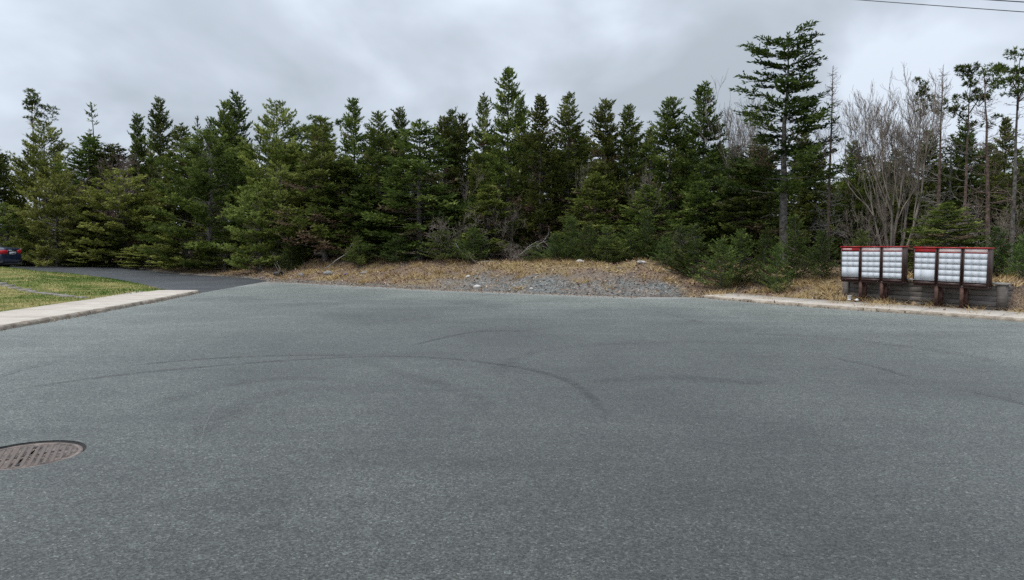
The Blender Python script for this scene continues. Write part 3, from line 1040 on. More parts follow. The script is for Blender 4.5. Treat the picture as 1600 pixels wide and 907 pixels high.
proto('bare_brown', 'bare_shrub', 3.0, 1.3, bare_tree(304, 3.0, 7, .42, 5, .026, .6, (2, 4), .005), bark='browntwig')
proto('bare_low', 'bare_shrub', 1.8, 1.3, bare_tree(305, 1.8, 8, .6, 5, .016, 1.2, (2, 4), .003, .05), bark='twig')
proto('bare_grey', 'bare_shrub', 2.2, .9, bare_tree(306, 2.2, 5, .45, 5, .015, .5, (2, 4), .003), bark='twig')
proto('dead0', 'dead_spruce', 6.8, .9, dead_spruce(320, 6.8, .9, .085, 170), bark='redbark', limb='deadwood')
proto('dead1', 'dead_spruce', 6.8, .9, dead_spruce(321, 6.8, .9, .085, 120, 1.4, -.5), bark='redbark', limb='browntwig')
proto('tuft0', 'tufted_spruce', 6.8, .9, tufted(330, 6.8, .9, .07, [(0, 0, .98, .28, .3, 120), (.15, .1, .90, .4, .2, 110), (-.3, 0, .85, .33, .14, 70), (.5, .2, .80, .42, .14, 80), (0, -.3, .74, .4, .12, 60)]), 'fir', 'redbark', 'deadwood')
proto('tuft1', 'tufted_spruce', 6.8, 1.1, tufted(331, 6.8, 1.1, .08, [(0, .1, .97, .5, .32, 200), (.55, 0, .94, .4, .25, 130), (-.5, .2, .9, .5, .22, 150), (.3, -.4, .86, .45, .18, 110), (-.7, 0, .82, .3, .14, 60)], 70, .3), 'fir', 'bark', 'browntwig')
proto('tuft2', 'tufted_spruce', 6.8, .8, tufted(332, 6.8, .8, .06, [(0, 0, .97, .34, .26, 150), (-.25, .1, .91, .32, .12, 60), (.2, 0, .86, .3, .1, 50)], 60), 'fir', 'bark', 'browntwig')


def plant(key, x, y, H, Rad, label, cat, group=None, rz=None, sink=0.0, z=None, tilt=(0, 0)):
    name, H0, R0, parts = PROTO[key]
    rt = empty(name, (x, y, (hgt(x, y) if z is None else z) - sink), rz if rz is not None else (x * 7.3 + y * 3.1) % 6.28)
    rt.rotation_euler[0], rt.rotation_euler[1] = tilt
    rt.scale = (Rad / R0, Rad / R0, H / H0)
    for pn, me in parts:
        q = link(pn, me, rt)
        if pn == 'limbs':
            q['kind'] = 'stuff'
    return tag(rt, label, cat, group)


def tree_px(key, px, topy, d, hw, label, cat='tree', group=None, **kw):
    """stand a tree at distance d so that its tip reaches row topy in column px; hw = half width in pixels"""
    t = at(px, topy, d)
    x, y = t[0], t[1]
    h = t[2] - hgt(x, y)
    return plant(key, x, y, h, hw * d / FPX, label, cat, group, **kw)


TREES = [
    # left of the driveway mouth and along the driveway
    ('pine0', 8, 318, 40.5, 48, 'bushy light green pine at the left edge behind the parked car'),
    ('smallpine0', 86, 266, 40.2, 62, 'small pointed light green pine just right of the parked car'),
    ('tuft2', 50, 150, 50, 30, 'dark tufted spruce with the flat lumpy top at far left'),
    ('pine1', 66, 196, 47, 62, 'broad pine under the tufted spruce at far left'),
    ('thin', 145, 163, 49, 30, 'thin half bare spruce spire between the two leftmost crowns'),
    ('pine2', 190, 268, 40.2, 84, 'wide low pine with shelving boughs beside the bare reddish shrub'),
    ('fir3', 140, 215, 46, 66, 'dark fir behind the reddish bare shrub at left'),
    ('spruce1', 214, 181, 46, 20, 'narrow dark spruce just left of the double topped one'),
    ('spruce2', 249, 156, 45, 26, 'ragged double topped spruce standing above the left pines'),
    ('fir1', 282, 200, 43, 58, 'bushy fir right of the ragged double topped spruce'),
    ('thin', 308, 184, 44, 20, 'slender pale spire poking up left of the big left pine'),
    ('fir0', 328, 186, 42, 28, 'small topped fir beside the slender pale spire'),
    ('spruce3', 368, 147, 42, 30, 'tall dark spruce rising behind the big left pine'),
    ('pine3', 322, 205, 37.5, 98, 'big rounded pine with cloud shaped boughs near the driveway mouth'),
    ('smallpine1', 290, 358, 37.5, 58, 'low bushy pine at the far edge of the driveway'),
    ('smallpine0', 404, 292, 34, 62, 'light green small pine in front at the driveway corner'),
    ('pine1', 430, 166, 36.5, 74, 'tall pale tipped pine left of the grassy bank'),
    ('spruce0', 350, 160, 41, 26, 'narrow spruce top just left of the tall dark one behind the big left pine'),
    ('smallpine1', 12, 372, 43, 40, 'low dark pine bough mass directly behind the blue car'),
    ('smallpine1', 158, 374, 40.2, 52, 'low pine sweeping the ground under the reddish bare shrub'),
    ('smallpine0', 232, 384, 38.6, 46, 'knee high pine at the bend of the driveway'),
    ('smallpine1', 350, 372, 36.0, 46, 'low pine under the big rounded pine'),
    ('fir1', 62, 378, 41.8, 44, 'low dark fir just behind the trunk end of the blue car'),
    ('fir4', 205, 305, 40.5, 55, 'low dark fir between the wide pine and the driveway'),
    ('fir5', 128, 322, 40.6, 60, 'low dark fir beside the driveway right of the small pointed pine'),
    # middle of the wood edge
    ('layered0', 505, 186, 33.5, 74, 'sparse layered fir with lichen grey shelves at the left end of the bank'),
    ('tuft1', 484, 188, 38, 40, 'flat topped dark spruce at the left end of the bank'),
    ('fir2', 553, 156, 37, 42, 'dark neat cone shaped fir above the left end of the bank'),
    ('fir0', 594, 178, 33.5, 52, 'bright green fir right of the neat dark cone'),
    ('spruce1', 625, 172, 36, 24, 'narrow spruce with a knob top behind the wide layered fir'),
    ('layered1', 655, 190, 31.8, 92, 'wide layered dark fir in the middle left of the bank'),
    ('fir3', 570, 290, 32.2, 64, 'low spreading fir at the bank foot left of the wide layered fir'),
    ('fir5', 690, 184, 34.5, 46, 'fir behind the white stemmed bare tree'),
    ('spruce2', 705, 174, 36.5, 26, 'spruce in the gap left of the tallest middle trees'),
    ('spruce0', 724, 180, 34.5, 26, 'small peaked spruce left of the paired spires'),
    ('fir1', 755, 154, 33.5, 38, 'left one of the paired spires in the middle'),
    ('fir4', 791, 110, 32.5, 56, 'tallest spire in the middle of the wood edge'),
    ('spruce3', 815, 156, 34.5, 20, 'very narrow spire tucked right of the tallest middle spire'),
    ('fir2', 846, 152, 31.0, 50, 'spruce coloured fir with a bare grey lower trunk in the middle'),
    ('fir0', 888, 149, 32, 50, 'full pointed fir right of the bare trunked middle fir'),
    ('fir5', 944, 157, 30.5, 50, 'pointed fir above the young firs on the bank'),
    ('fir3', 981, 167, 31, 50, 'blunt topped fir just right of the pointed one above the young firs'),
    ('deadfir', 1018, 200, 31, 30, 'half dead brown fir in the dip between two full crowns'),
    ('spruce1', 1048, 156, 30, 38, 'lumpy spruce with a rounded head left of the tall right pyramid'),
    ('fir1', 1101, 134, 29.5, 60, 'pyramid shaped fir left of the tall ragged spruce'),
    ('layered0', 1010, 290, 28.0, 60, 'low shelving fir behind the bare tangled shrub at right of the bank'),
    ('fir4', 1090, 285, 26.3, 58, 'dark low fir above the brown scrape at the right end of the bank'),
    ('fir2', 760, 290, 30.5, 60, 'low dark fir behind the bare twiggy shrubs in the middle'),
    ('layered1', 930, 270, 29, 66, 'shelving fir with bright tips above the young firs'),
    ('fir5', 1165, 255, 25.8, 70, 'dense fir under the left boughs of the tall ragged spruce'),
    # right: open stand behind the mailboxes
    ('ragged', 1231, 54, 24.5, 100, 'tall ragged spruce with a bare grey trunk, tallest tree of all'),
    ('dead0', 1303, 104, 23.8, 34, 'dead grey spruce right of the tall ragged spruce'),
    ('fir0', 1185, 215, 28.5, 56, 'fir filling in behind the tall ragged spruce'),
    ('fir3', 1275, 235, 28, 58, 'dark fir behind the dead grey spruce'),
    ('tuft2', 1440, 134, 25.5, 24, 'thin tufted spruce rising through the bare multi stemmed tree'),
    ('dead0', 1473, 104, 24.5, 36, 'dead brown spruce just right of the bare multi stemmed tree'),
    ('tuft0', 1517, 110, 24, 40, 'tufted thin spruce with foliage only near its top above the right mailboxes'),
    ('dead1', 1556, 102, 22.5, 42, 'dead snag with a crooked arm and reddish trunk above the right mailboxes'),
    ('tuft1', 1594, 88, 21.5, 56, 'dark wind shaped spruce at the right edge of the view'),
    ('deadfir', 1485, 212, 26, 50, 'brownish half dead fir low behind the right mailboxes'),
    ('fir1', 1360, 245, 27, 46, 'low dark fir seen through the bare multi stemmed tree'),
    ('fir5', 1545, 225, 28, 46, 'dark fir behind the crooked snag'),
    ('layered0', 1480, 318, 19.8, 78, 'low spreading dark fir right behind the right hand mailboxes'),
    ('dead1', 1388, 180, 27, 26, 'thin dead pole among the bare stems'),
    ('fir2', 1420, 285, 25.5, 56, 'low fir behind the gap between the two mailboxes'),
    ('fir3', 1336, 222, 26.5, 40, 'dark fir left behind the bare multi stemmed tree'),
    ('spruce2', 1452, 206, 27, 34, 'dark spruce right behind the bare multi stemmed tree'),
    ('spruce0', 1508, 196, 26.5, 34, 'dense dark spruce behind the tufted thin spruce'),
    ('fir2', 1572, 186, 26, 40, 'dense dark fir between the crooked snag and the right edge'),
    ('fir0', 1402, 236, 28, 46, 'dark fir filling in behind the bare stems'),
    ('fir4', 1595, 250, 24, 46, 'dark fir at the right edge under the wind shaped spruce'),
    # leafless trees and shrubs
    ('bare_tall', 1160, 122, 29, 48, 'pale leafless tree showing left of the tall ragged spruce'),
    ('bare_multi', 1408, 106, 22.0, 88, 'large leafless multi stemmed tree behind the mailboxes'),
    ('bare_white', 690, 205, 32.5, 28, 'white stemmed leafless tree in the middle left'),
    ('bare_white', 733, 232, 31.5, 26, 'smaller pale leafless tree right of the white stemmed one'),
    ('bare_brown', 157, 226, 43.2, 50, 'reddish brown leafless shrub among the left pines'),
    ('bare_brown', 197, 215, 44, 36, 'rusty leafless crown behind the wide low pine'),
    ('bare_white', 905, 208, 29, 18, 'small grey leafless tree right of the bare trunked middle fir'),
    ('bare_grey', 1016, 252, 28.4, 32, 'tangled leafless shrub leaning against the blunt topped fir'),
    ('bare_low', 722, 298, 29.6, 62, 'spreading leafless shrub in front of the middle left firs'),
    ('bare_grey', 792, 296, 30.0, 30, 'upright leafless shrub under the tallest middle spire'),
    ('bare_low', 800, 366, 29.0, 44, 'low tangle of dead branches beside the bare grey trunk'),
    ('bare_grey', 925, 338, 28.4, 34, 'grey leafless saplings behind the young firs'),
    ('bare_grey', 1075, 350, 24.6, 26, 'dead grey twigs above the brown scrape'),
    ('bare_low', 1500, 262, 21.0, 70, 'bleached dead boughs hanging behind the right mailboxes'),
    ('bare_low', 1362, 250, 22.5, 44, 'bleached twigs at the left of the bare multi stemmed tree'),
    ('bare_grey', 1590, 300, 19.5, 34, 'pale leafless sapling at the right edge'),
]
CATS = {'dead': 'dead tree', 'bare': 'bare tree'}
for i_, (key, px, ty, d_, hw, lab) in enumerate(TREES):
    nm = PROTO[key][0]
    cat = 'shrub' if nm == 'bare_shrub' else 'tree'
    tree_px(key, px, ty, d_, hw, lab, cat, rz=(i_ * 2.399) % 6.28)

YOUNG = [(868, 372, 27.0, 34, 'leftmost young fir of the clump on the yellow grass'), (893, 352, 27.3, 34, 'tallest young fir of the clump on the yellow grass'),
         (918, 362, 26.8, 36, 'young fir in the middle of the clump on the yellow grass'), (950, 370, 26.4, 40, 'bushy young fir right of the middle of the clump'),
         (985, 368, 26.3, 38, 'young fir at the right end of the clump on the yellow grass'), (1012, 348, 26.2, 40, 'young fir between the clump and the brown scrape'),
         (1062, 372, 24.0, 36, 'young fir on the lip of the brown scrape'), (1085, 360, 23.6, 44, 'broad young fir left of the cut bank'),
         (1128, 388, 22.3, 44, 'front young fir spilling down the cut bank'), (1158, 372, 22.8, 42, 'upright young fir behind the front one at the cut bank'),
         (1195, 378, 22.0, 38, 'young fir at the foot of the tall ragged spruce'), (1243, 350, 21.8, 42, 'thin tipped young fir right of the bare grey trunk'),
         (1285, 368, 21.2, 36, 'young fir beside the left mailboxes'), (1215, 398, 20.9, 30, 'low young fir on the litter near the sidewalk'),
         (1345, 372, 20.6, 40, 'young fir behind the left mailboxes'), (1560, 372, 18.4, 44, 'dark young fir behind the right end of the timber wall'),
         (740, 368, 28.8, 48, 'low fir at the bank top in the middle'), (690, 378, 29.2, 46, 'low dark fir under the wide layered fir'),
         (620, 380, 30.2, 46, 'low fir fringe left of the wide layered fir'), (838, 388, 28.2, 26, 'small fir at the foot of the bare grey trunk'),
         (560, 384, 30.9, 40, 'low fir under the neat dark cone'), (455, 388, 32.6, 34, 'low pine coloured fir at the left end of the bank'),
         (1040, 388, 25.0, 26, 'small fir above the pale gravel scrape'), (1600, 380, 17.6, 34, 'young fir at the right edge by the dry grass')]
for i_, (px, ty, d_, hw, lab) in enumerate(YOUNG):
    tree_px('young%d' % (i_ % 4), px, ty - 6 - (i_ * 7) % 12, d_, hw * (.72 + .05 * (i_ % 5)), lab, 'young fir', 'young firs along the wood edge', rz=i_ * 1.7)

# crowded rows behind the front trees
rg = np.random.default_rng(77)
SEEN = set()
ks = ['fir0', 'fir1', 'fir2', 'fir3', 'fir4', 'fir5', 'spruce0', 'spruce1', 'spruce2', 'spruce3', 'pine0', 'pine2']
for row_, (d0, x0, x1, stp, t0, t1) in enumerate([(46, -80, 470, 62, 215, 290), (54, -60, 480, 66, 205, 250), (36.5, 440, 1130, 40, 208, 262), (42, 440, 1300, 56, 200, 260), (33.5, 1080, 1340, 60, 225, 280), (40, 1300, 1680, 52, 245, 290), (31, 1320, 1700, 46, 238, 305), (26.5, 1335, 1690, 62, 300, 335)]):
    px = x0
    while px < x1:
        d_ = d0 + rg.normal(0, 1.2)
        k_ = ks[rg.integers(0, 12 if px < 450 else 10)]
        near = min((q for q in TREES if q[3] < d_ - 1), key=lambda q: abs(q[1] - px))
        lab = 'dark conifer crowded %s the %s' % ('far back behind' if row_ in (1, 3, 5) else 'close behind', ' '.join(near[5].split(',')[0].split()[:8]))
        if lab in SEEN:
            lab = next(q for q in (lab.replace('dark conifer', w + ' dark conifer') for w in ('second', 'third', 'fourth', 'fifth')) if q not in SEEN)
        SEEN.add(lab)
        tree_px(k_, px, rg.uniform(t0, t1), d_, rg.uniform(40, 60) * (34 / d0) ** .5, lab, 'tree', 'conifers crowded behind the front row', rz=rg.uniform(0, 6.28))
        px += stp * rg.uniform(.7, 1.3)

# ------------------------------------------------------------------ timber retaining wall
def timber(name, c1, c2):
    m, t, b = mat(name)
    v = objco(t)
    mp = nd(t, 'ShaderNodeMapping'); mp.inputs['Scale'].default_value = (0.7, 8, 14); lk(t, v, mp.inputs['Vector'])
    gr = noise(t, mp.outputs[0], 3.0, 6, 0.65, .4)
    bl = noise(t, v, 1.7, 4, .6)
    oi = nd(t, 'ShaderNodeObjectInfo')
    f = mathn(t, 'ADD', mathn(t, 'MULTIPLY', gr, .6), mathn(t, 'ADD', mathn(t, 'MULTIPLY', bl, .35), mathn(t, 'MULTIPLY', oi.outputs['Random'], .12)))
    lk(t, ramp(t, f, [(.38, c1), (.68, c2)]), b.inputs['Base Color'])
    b.inputs['Roughness'].default_value = .9
    bump(t, b, gr, .4, .01)
    return m


M['timber'] = timber('grey_weathered_timber', (0.055, 0.047, 0.042), (0.20, 0.18, 0.165))
M['timbercap'] = timber('bleached_timber', (0.16, 0.15, 0.14), (0.40, 0.385, 0.36))
ROT = math.atan2(UROW[1], UROW[0])
wp = row(WALL_S0, WALL_V)
wall = empty('timber_retaining_wall', (wp[0], wp[1], 0.0), ROT)
tag(wall, 'low grey weathered timber retaining wall behind the two mailboxes', 'retaining wall')
WL = WALL_S1 - WALL_S0
rg = np.random.default_rng(5)


def plank(L, h, t_, name='plank', m='timber', parent=wall, loc=(0, 0, 0), rz=0.0):
    """a sawn board, corners eased and a little bowed"""
    b_ = MB(); n = 7
    xs = np.linspace(0, L, n); V = []
    bow = rg.normal(0, .003, n)
    e = .006
    for x_, w_ in zip(xs, bow):
        for y_, z_ in ((0, e), (e, 0), (t_ - e, 0), (t_, e), (t_, h - e), (t_ - e, h), (e, h), (0, h - e)):
            V.append((x_, y_ + w_, z_ + rg.normal(0, .0012)))
    F = [[c * 8 + q, c * 8 + (q + 1) % 8, (c + 1) * 8 + (q + 1) % 8, (c + 1) * 8 + q] for c in range(n - 1) for q in range(8)]
    b_.add(V, np.array(F)[:, ::-1])
    b_.F[8] = [np.array([list(range(8)), [(n - 1) * 8 + 7 - q for q in range(8)]])]
    o = b_.build(name, M[m], parent)
    o.location = loc; o.rotation_euler[2] = rz
    return o


PH = 0.118
for k_ in range(5):
    cuts = [0.2] + [[1.75, WL - .16], [2.65, WL - .16], [1.2, 2.8, WL - .16], [2.2, WL - .16], [1.6, 3.1, WL - .16]][k_]
    for a_, b_ in zip(cuts[:-1], cuts[1:]):
        plank(b_ - a_ - .008, PH - .007, .10, loc=(a_ + .004, rg.normal(.0, .005), .035 + k_ * PH))
for k_ in range(5):
    plank(.9, PH - .007, .10, loc=(.11, .12, .035 + k_ * PH), rz=R(90))
    plank(.9, PH - .007, .10, loc=(WL - .03, .12, .035 + k_ * PH), rz=R(90))
for x_ in (0.0, WL - .155):
    b_ = MB(); b_.box((.09, .055, .33), (.17, .15, .63)); o = b_.build('end_post', M['timber'], wall); o.location = (x_, 0, 0)
for a_, b_ in ((0.0, 1.55), (1.55, 2.95), (2.95, WL + .06)):
    plank(b_ - a_ - .006, .04, .21, 'cap_board', 'timbercap', loc=(a_, -.04, .648 + rg.normal(0, .002)))

# ------------------------------------------------------------------ the two community mailboxes
M['brown'] = simple('dark_brown_enamel', (0.030, 0.014, 0.012), (0.062, 0.030, 0.026), 12, 0.5, 4)
M['rustpost'] = simple('rusty_brown_steel', (0.05, 0.022, 0.016), (0.12, 0.06, 0.045), 14, 0.75, 6, 0.3)
M['door'] = simple('pale_grey_painted_metal', (0.56, 0.60, 0.65), (0.60, 0.64, 0.69), 6, 0.75, 5, spec=.2)
M['redpaint'] = simple('red_enamel', (0.34, 0.014, 0.018), (0.52, 0.028, 0.032), 9, 0.45, 4)
M['pinkstrip'] = simple('faded_white_and_red_label', (0.74, 0.52, 0.50), (0.84, 0.78, 0.76), 26, 0.5, 4)
M['panel'] = simple('shadow_grey_metal', (0.22, 0.23, 0.25), (0.27, 0.28, 0.30), 6, 0.6)
M['lock'] = simple('dark_lock_metal', (0.06, 0.06, 0.07), (0.12, 0.12, 0.13), 30, 0.4, 2, 0, .6)
M['palered'] = simple('pale_red_label_print', (0.62, 0.30, 0.30), (0.74, 0.52, 0.52), 30, 0.5, 3)


def boxmesh(name, c, s, m):
    b_ = MB(); b_.box(c, s)
    return b_.mesh(name, M[m])


CW, CD, CZ0, CZ1 = 0.53, 0.19, 0.52, 1.37        # cabinet width, depth, bottom, top
door_w = (CW - .05) / 3
small_h = 0.131
me_small = boxmesh('door', (0, 0, 0), (door_w - .0035, .010, small_h - .004), 'door')
me_tall1 = boxmesh('door', (0, 0, 0), (door_w - .006, .014, small_h * 2 - .010), 'door')
me_tall2 = boxmesh('door', (0, 0, 0), (door_w * 2 - .006, .014, small_h * 2 - .010), 'door')
me_lock = boxmesh('lock', (0, 0, 0), (.018, .010, .010), 'lock')
me_numb = boxmesh('number_plate', (0, 0, 0), (.034, .004, .008), 'lock')


def mailbox(s0, label, red_header, rl=0.0):
    p = row(s0)
    rt = empty('community_mailbox', (p[0], p[1], 0.085), ROT)
    rt.rotation_euler[1] = rl
    tag(rt, label, 'mailbox', 'community mailboxes on the sidewalk')
    for c in range(3):
        x0 = c * .57
        cb = MB()
        # open-fronted shell: back, sides, top, bottom and the dark panel behind the doors
        cx = x0 + CW / 2
        cb.box((cx, CD / 2, (CZ0 + CZ1) / 2), (CW, CD, CZ1 - CZ0))
        for sx in (x0 + .0105, x0 + CW - .0105):
            cb.box((sx, -.010, (CZ0 + CZ1) / 2), (.019, .026, CZ1 - CZ0 - .002))
        cb.box((cx, -.010, CZ0 + .028), (CW - .045, .024, .054))
        cab = cb.build('cabinet', M['brown'], rt)
        b_ = MB(); b_.box((cx, -.006, CZ1 - .115 - small_h * 2.5), (CW - .044, .011, small_h * 5)); b_.build('inner_panel', M['panel'], cab)
        b_ = MB(); b_.box((cx, CD / 2 - .012, CZ1 + .011), (CW + .03, CD + .05, .022)); b_.build('roof', M['redpaint'], cab)
        hz = CZ1 - .052
        b_ = MB(); b_.box((cx, -.006, hz), (CW - .046, .02, .078 if not (red_header and c == 0) else .092)); b_.build('header', M['redpaint' if c == 0 else 'pinkstrip'], cab)
        if c == 0 and not red_header:
            b_ = MB(); b_.box((cx - .09, -.018, hz), (.26, .006, .045)); b_.build('header_label', M['palered'], cab)
        if c > 0:
            b_ = MB(); b_.box((cx, -.008, hz - .048), (CW - .046, .022, .014)); b_.build('header_trim', M['redpaint'], cab)
        ztop = CZ1 - .115
        for r_ in range(5):
            if c == 0 and r_ == 3:
                zc = ztop - small_h * (r_ + 1)
                for me_, xo, lx in ((me_tall1, door_w * .5, -.5), (me_tall2, door_w * 2.0, -1.0)):
                    o = link('door', me_, cab); o.location = (x0 + .025 + xo, -.010, zc)
                    k = link('lock', me_lock, cab); k.location = (x0 + .025 + xo + lx * door_w + .035, -.020, zc - small_h * .8)
                break
            for q in range(3):
                zc = ztop - small_h * (r_ + .5)
                o = link('door', me_small, cab); o.location = (x0 + .025 + door_w * (q + .5), -.0105 + rg.normal(0, .0003), zc)
                k = link('lock', me_lock, cab); k.location = (x0 + .025 + door_w * q + .036, -.020, zc - .040)
                if q and rg.random() < .35:
                    k = link('number_plate', me_numb, cab); k.location = (x0 + .025 + door_w * (q + .5) + .01, -.0185, zc - .038)
    b_ = MB()
    for y_ in (.045, CD - .045):
        b_.box((.835, y_, CZ0 - .026), (1.67, .06, .05))
    b_.build('base_rail', M['brown'], rt)
    for xp in (.545, 1.115):
        for y_ in (.04, .22):
            b_ = MB(); b_.box((xp, y_, (CZ0 - .03) / 2 - .003), (.075, .06, CZ0 - .046)); b_.build('post', M['rustpost'], rt)
        b_ = MB(); b_.box((xp + .01, .13, .008), (.13, .32, .016)); b_.build('foot_plate', M['rustpost'], rt)
    return rt


mailbox(-.635, 'left hand brown mailbox cabinet row with pale doors, partly pale red first header', False, R(-.5))
mailbox(1.29, 'right hand brown mailbox cabinet row with pale doors, solid red first header', True, R(.3))

# litter beside the posts
M['paper'] = simple('dirty_white_paper', (0.55, 0.55, 0.54), (0.75, 0.75, 0.74), 12, 0.7)
p = G(1327, 470, .1)
b_ = MB(); b_.tube([(0, 0, 0), (0, 0, .04), (0, 0, .11), (0, 0, .115)], [.040, .044, .052, .055], 14)
o = b_.build('paper_cup', M['paper']); o.location = (p[0], p[1], .115); tag(o, 'white paper cup standing at the foot of the timber wall', 'cup')
p = G(1338.5, 471, .1)


def lump(rad, seed, sub=2, squash=(1, 1, 1), rough=.25):
    import bmesh
    bm = bmesh.new(); bmesh.ops.create_icosphere(bm, subdivisions=sub, radius=1)
    r_ = np.random.default_rng(seed)
    V = np.array([v.co[:] for v in bm.verts]); F = np.array([[v.index for v in f.verts] for f in bm.faces]); bm.free()
    k = r_.uniform(0, 6.28, (6, 1)); dv = unit(r_.normal(0, 1, (6, 3)))
    s = 1 + rough * np.mean(np.sin(V @ dv.T * 3.1 + k[:, 0]), 1) * 1.6 + r_.normal(0, rough * .18, len(V))
    m_ = MB(); m_.add(V * s[:, None] * rad * np.array(squash), F)
    return m_


o = lump(.05, 3, 2, (1.3, .8, .5), .5).build('crumpled_paper', M['paper']); o.location = (p[0], p[1], .135); tag(o, 'crumpled white paper scrap right of the paper cup', 'litter')
M['purple'] = simple('purple_plastic', (0.05, 0.035, 0.12), (0.10, 0.07, 0.22), 10, 0.4)
p = at(541, 437, 28.6)
o = lump(.08, 8, 2, (1.2, .8, .6), .45).build('plastic_litter', M['purple']); o.location = (p[0], p[1], hgt(p[0], p[1]) + .05); tag(o, 'dark purple plastic scrap lying on the brown bank', 'litter')
M['black'] = simple('black_plastic', (0.012, 0.012, 0.012), (0.03, 0.03, 0.03), 10, 0.6)
p = at(420, 432, 31.2)
b_ = MB(); b_.add(*ring(.09, .11, .35, 0, 20)); o = b_.build('culvert_pipe', M['black']); o.location = (p[0] + .25, p[1] + .1, hgt(p[0], p[1]) + .14); o.rotation_euler = (R(88), 0, R(60)); tag(o, 'black pipe end at the driveway corner of the bank', 'pipe')
M['rock'] = simple('pale_rock', (0.34, 0.33, 0.31), (0.58, 0.56, 0.53), 8, 0.9, 6, .5)
M['drock'] = simple('grey_rock', (0.13, 0.13, 0.13), (0.30, 0.29, 0.28), 8, 0.9, 6, .5)
for i_, (px, py, d_, rd, m_, lab) in enumerate([(745, 452, 24.3, .11, 'rock', 'pale stone at the road edge left of the gravel'), (907, 414, 26.2, .13, 'rock', 'pale rock on the yellow grass in front of the young firs'),
                                          (731, 437, 25.6, .08, 'rock', 'small white stone on the brown bank'), (470, 424, 30, .15, 'drock', 'grey rock on the left end of the bank'),
                                          (512, 421, 29.6, .16, 'drock', 'dark rock in the greenish grass of the bank'), (570, 419, 28.6, .12, 'drock', 'dark lump on the crest of the bank'),
                                          (830, 455, 23.2, .06, 'rock', 'small pale stone at the gravel foot'), (1003, 421, 25.0, .12, 'rock', 'pale flat stone in the gravel scrape')]):
    p = at(px, py, d_)
    o = lump(rd, 40 + i_, 2, (1.2, .9, .62), .35).build('rock', M[m_]); o.location = (p[0], p[1], hgt(p[0], p[1]) + rd * .25); tag(o, lab, 'rock')
# fallen branches
for i_, (px, py, d_, L_, az, lab) in enumerate([(500, 409, 31, 2.6, .15, 'long fallen grey branch at the crest of the left bank'), (800, 396, 28.6, 2.0, .5, 'bleached fallen branch left of the bare grey trunk'),
                                           (780, 402, 28.4, 1.5, 2.9, 'short forked fallen branch on the bank top in the middle'), (440, 425, 31.2, 1.9, 2.5, 'fallen pale branch at the foot of the driveway corner pine'),
                                           (1060, 425, 23.9, 1.2, 2.2, 'dead stick lying on the brown scrape')]):
    p = at(px, py, d_); r_ = np.random.default_rng(60 + i_); b_ = MB()
    grow(b_, (0, 0, 0), np.array([math.cos(az), math.sin(az), .25]), L_ * .6, .03, 3, r_, .45, .0, (2, 3), .16, .006)
    o = b_.build('fallen_branch', M['deadwood'], smooth=True); o.location = (p[0], p[1], hgt(p[0], p[1]) + .04); tag(o, lab, 'branch')

# ------------------------------------------------------------------ overhead wires
M['wire'] = simple('black_cable', (0.012, 0.012, 0.014), (0.02, 0.02, 0.022), 4, 0.6)
for i_, (pa, pb, da, db, rd, lab) in enumerate([((1340, 0), (1600, 19), 24, 20, .012, 'long thin overhead cable crossing the upper right corner'), ((1545, 0), (1600, 3.5), 19, 18, .014, 'short piece of overhead cable in the top right corner')]):
    A3, B3 = at(*pa, da), at(*pb, db); dv = B3 - A3
    t_ = np.linspace(-3.0 if i_ == 0 else -8, 3.5, 60)
    P = A3 + dv * t_[:, None]; P[:, 2] += .012 * (t_ * (t_ - 1)) * np.linalg.norm(dv) * .12
    b_ = MB(); b_.tube(P, rd, 6); tag(b_.build('overhead_cable', M['wire']), lab, 'cable')

# ------------------------------------------------------------------ parked car
M['paint'] = simple('dark_blue_car_paint', (0.012, 0.020, 0.05), (0.016, 0.026, 0.062), 3, 0.22)
M['paint'].node_tree.nodes['Principled BSDF'].inputs['Coat Weight'].default_value = 0.8
M['glass'] = simple('dark_car_glass', (0.01, 0.014, 0.016), (0.014, 0.018, 0.02), 2, 0.08)
M['tyre_r'] = simple('tyre_rubber', (0.012, 0.012, 0.012), (0.022, 0.022, 0.022), 20, 0.85)
M['rim'] = simple('alloy_rim', (0.38, 0.38, 0.39), (0.5, 0.5, 0.51), 5, 0.3, 3, 0, .8)
M['lamp'] = simple('red_lamp_lens', (0.42, 0.012, 0.018), (0.55, 0.02, 0.03), 6, 0.15)
M['lampw'] = simple('clear_lamp_lens', (0.6, 0.5, 0.5), (0.75, 0.66, 0.66), 6, 0.12)
M['chrome'] = simple('bright_trim', (0.6, 0.6, 0.62), (0.7, 0.7, 0.72), 6, 0.15, 2, 0, 1)
CARZ = 0.25
car = empty('parked_car', (-24.3, 35.6, CARZ), math.pi + R(5))
tag(car, 'dark blue sedan with red tail lamp parked at the left edge', 'car')


def loft(stations, section, close=True):
    rows_ = [np.array(section(*s)) for s in stations]
    m_ = len(rows_[0]); n = len(rows_)
    V = np.concatenate(rows_)
    F = [[c * m_ + q, (c + 1) * m_ + q, (c + 1) * m_ + q + 1, c * m_ + q + 1] for c in range(n - 1) for q in range(m_ - 1)]
    b_ = MB(); b_.add(V, F)
    if close:
        b_.F[m_] = [np.array([list(range(m_)), [(n - 1) * m_ + m_ - 1 - q for q in range(m_)]])]
    return b_


def sec_body(x, zb, zt, w):
    half = [(.0, zb), (.86, zb), (.97, zb + .10), (1.0, zb + (zt - zb) * .45), (.985, zt - .17), (.95, zt - .06), (.86, zt - .01), (.45, zt + .012), (0, zt + .018)]
    r_ = [(x, -w * a_, z_) for a_, z_ in half]
    return r_ + [(x, w * a_, z_) for a_, z_ in half[::-1][1:]]


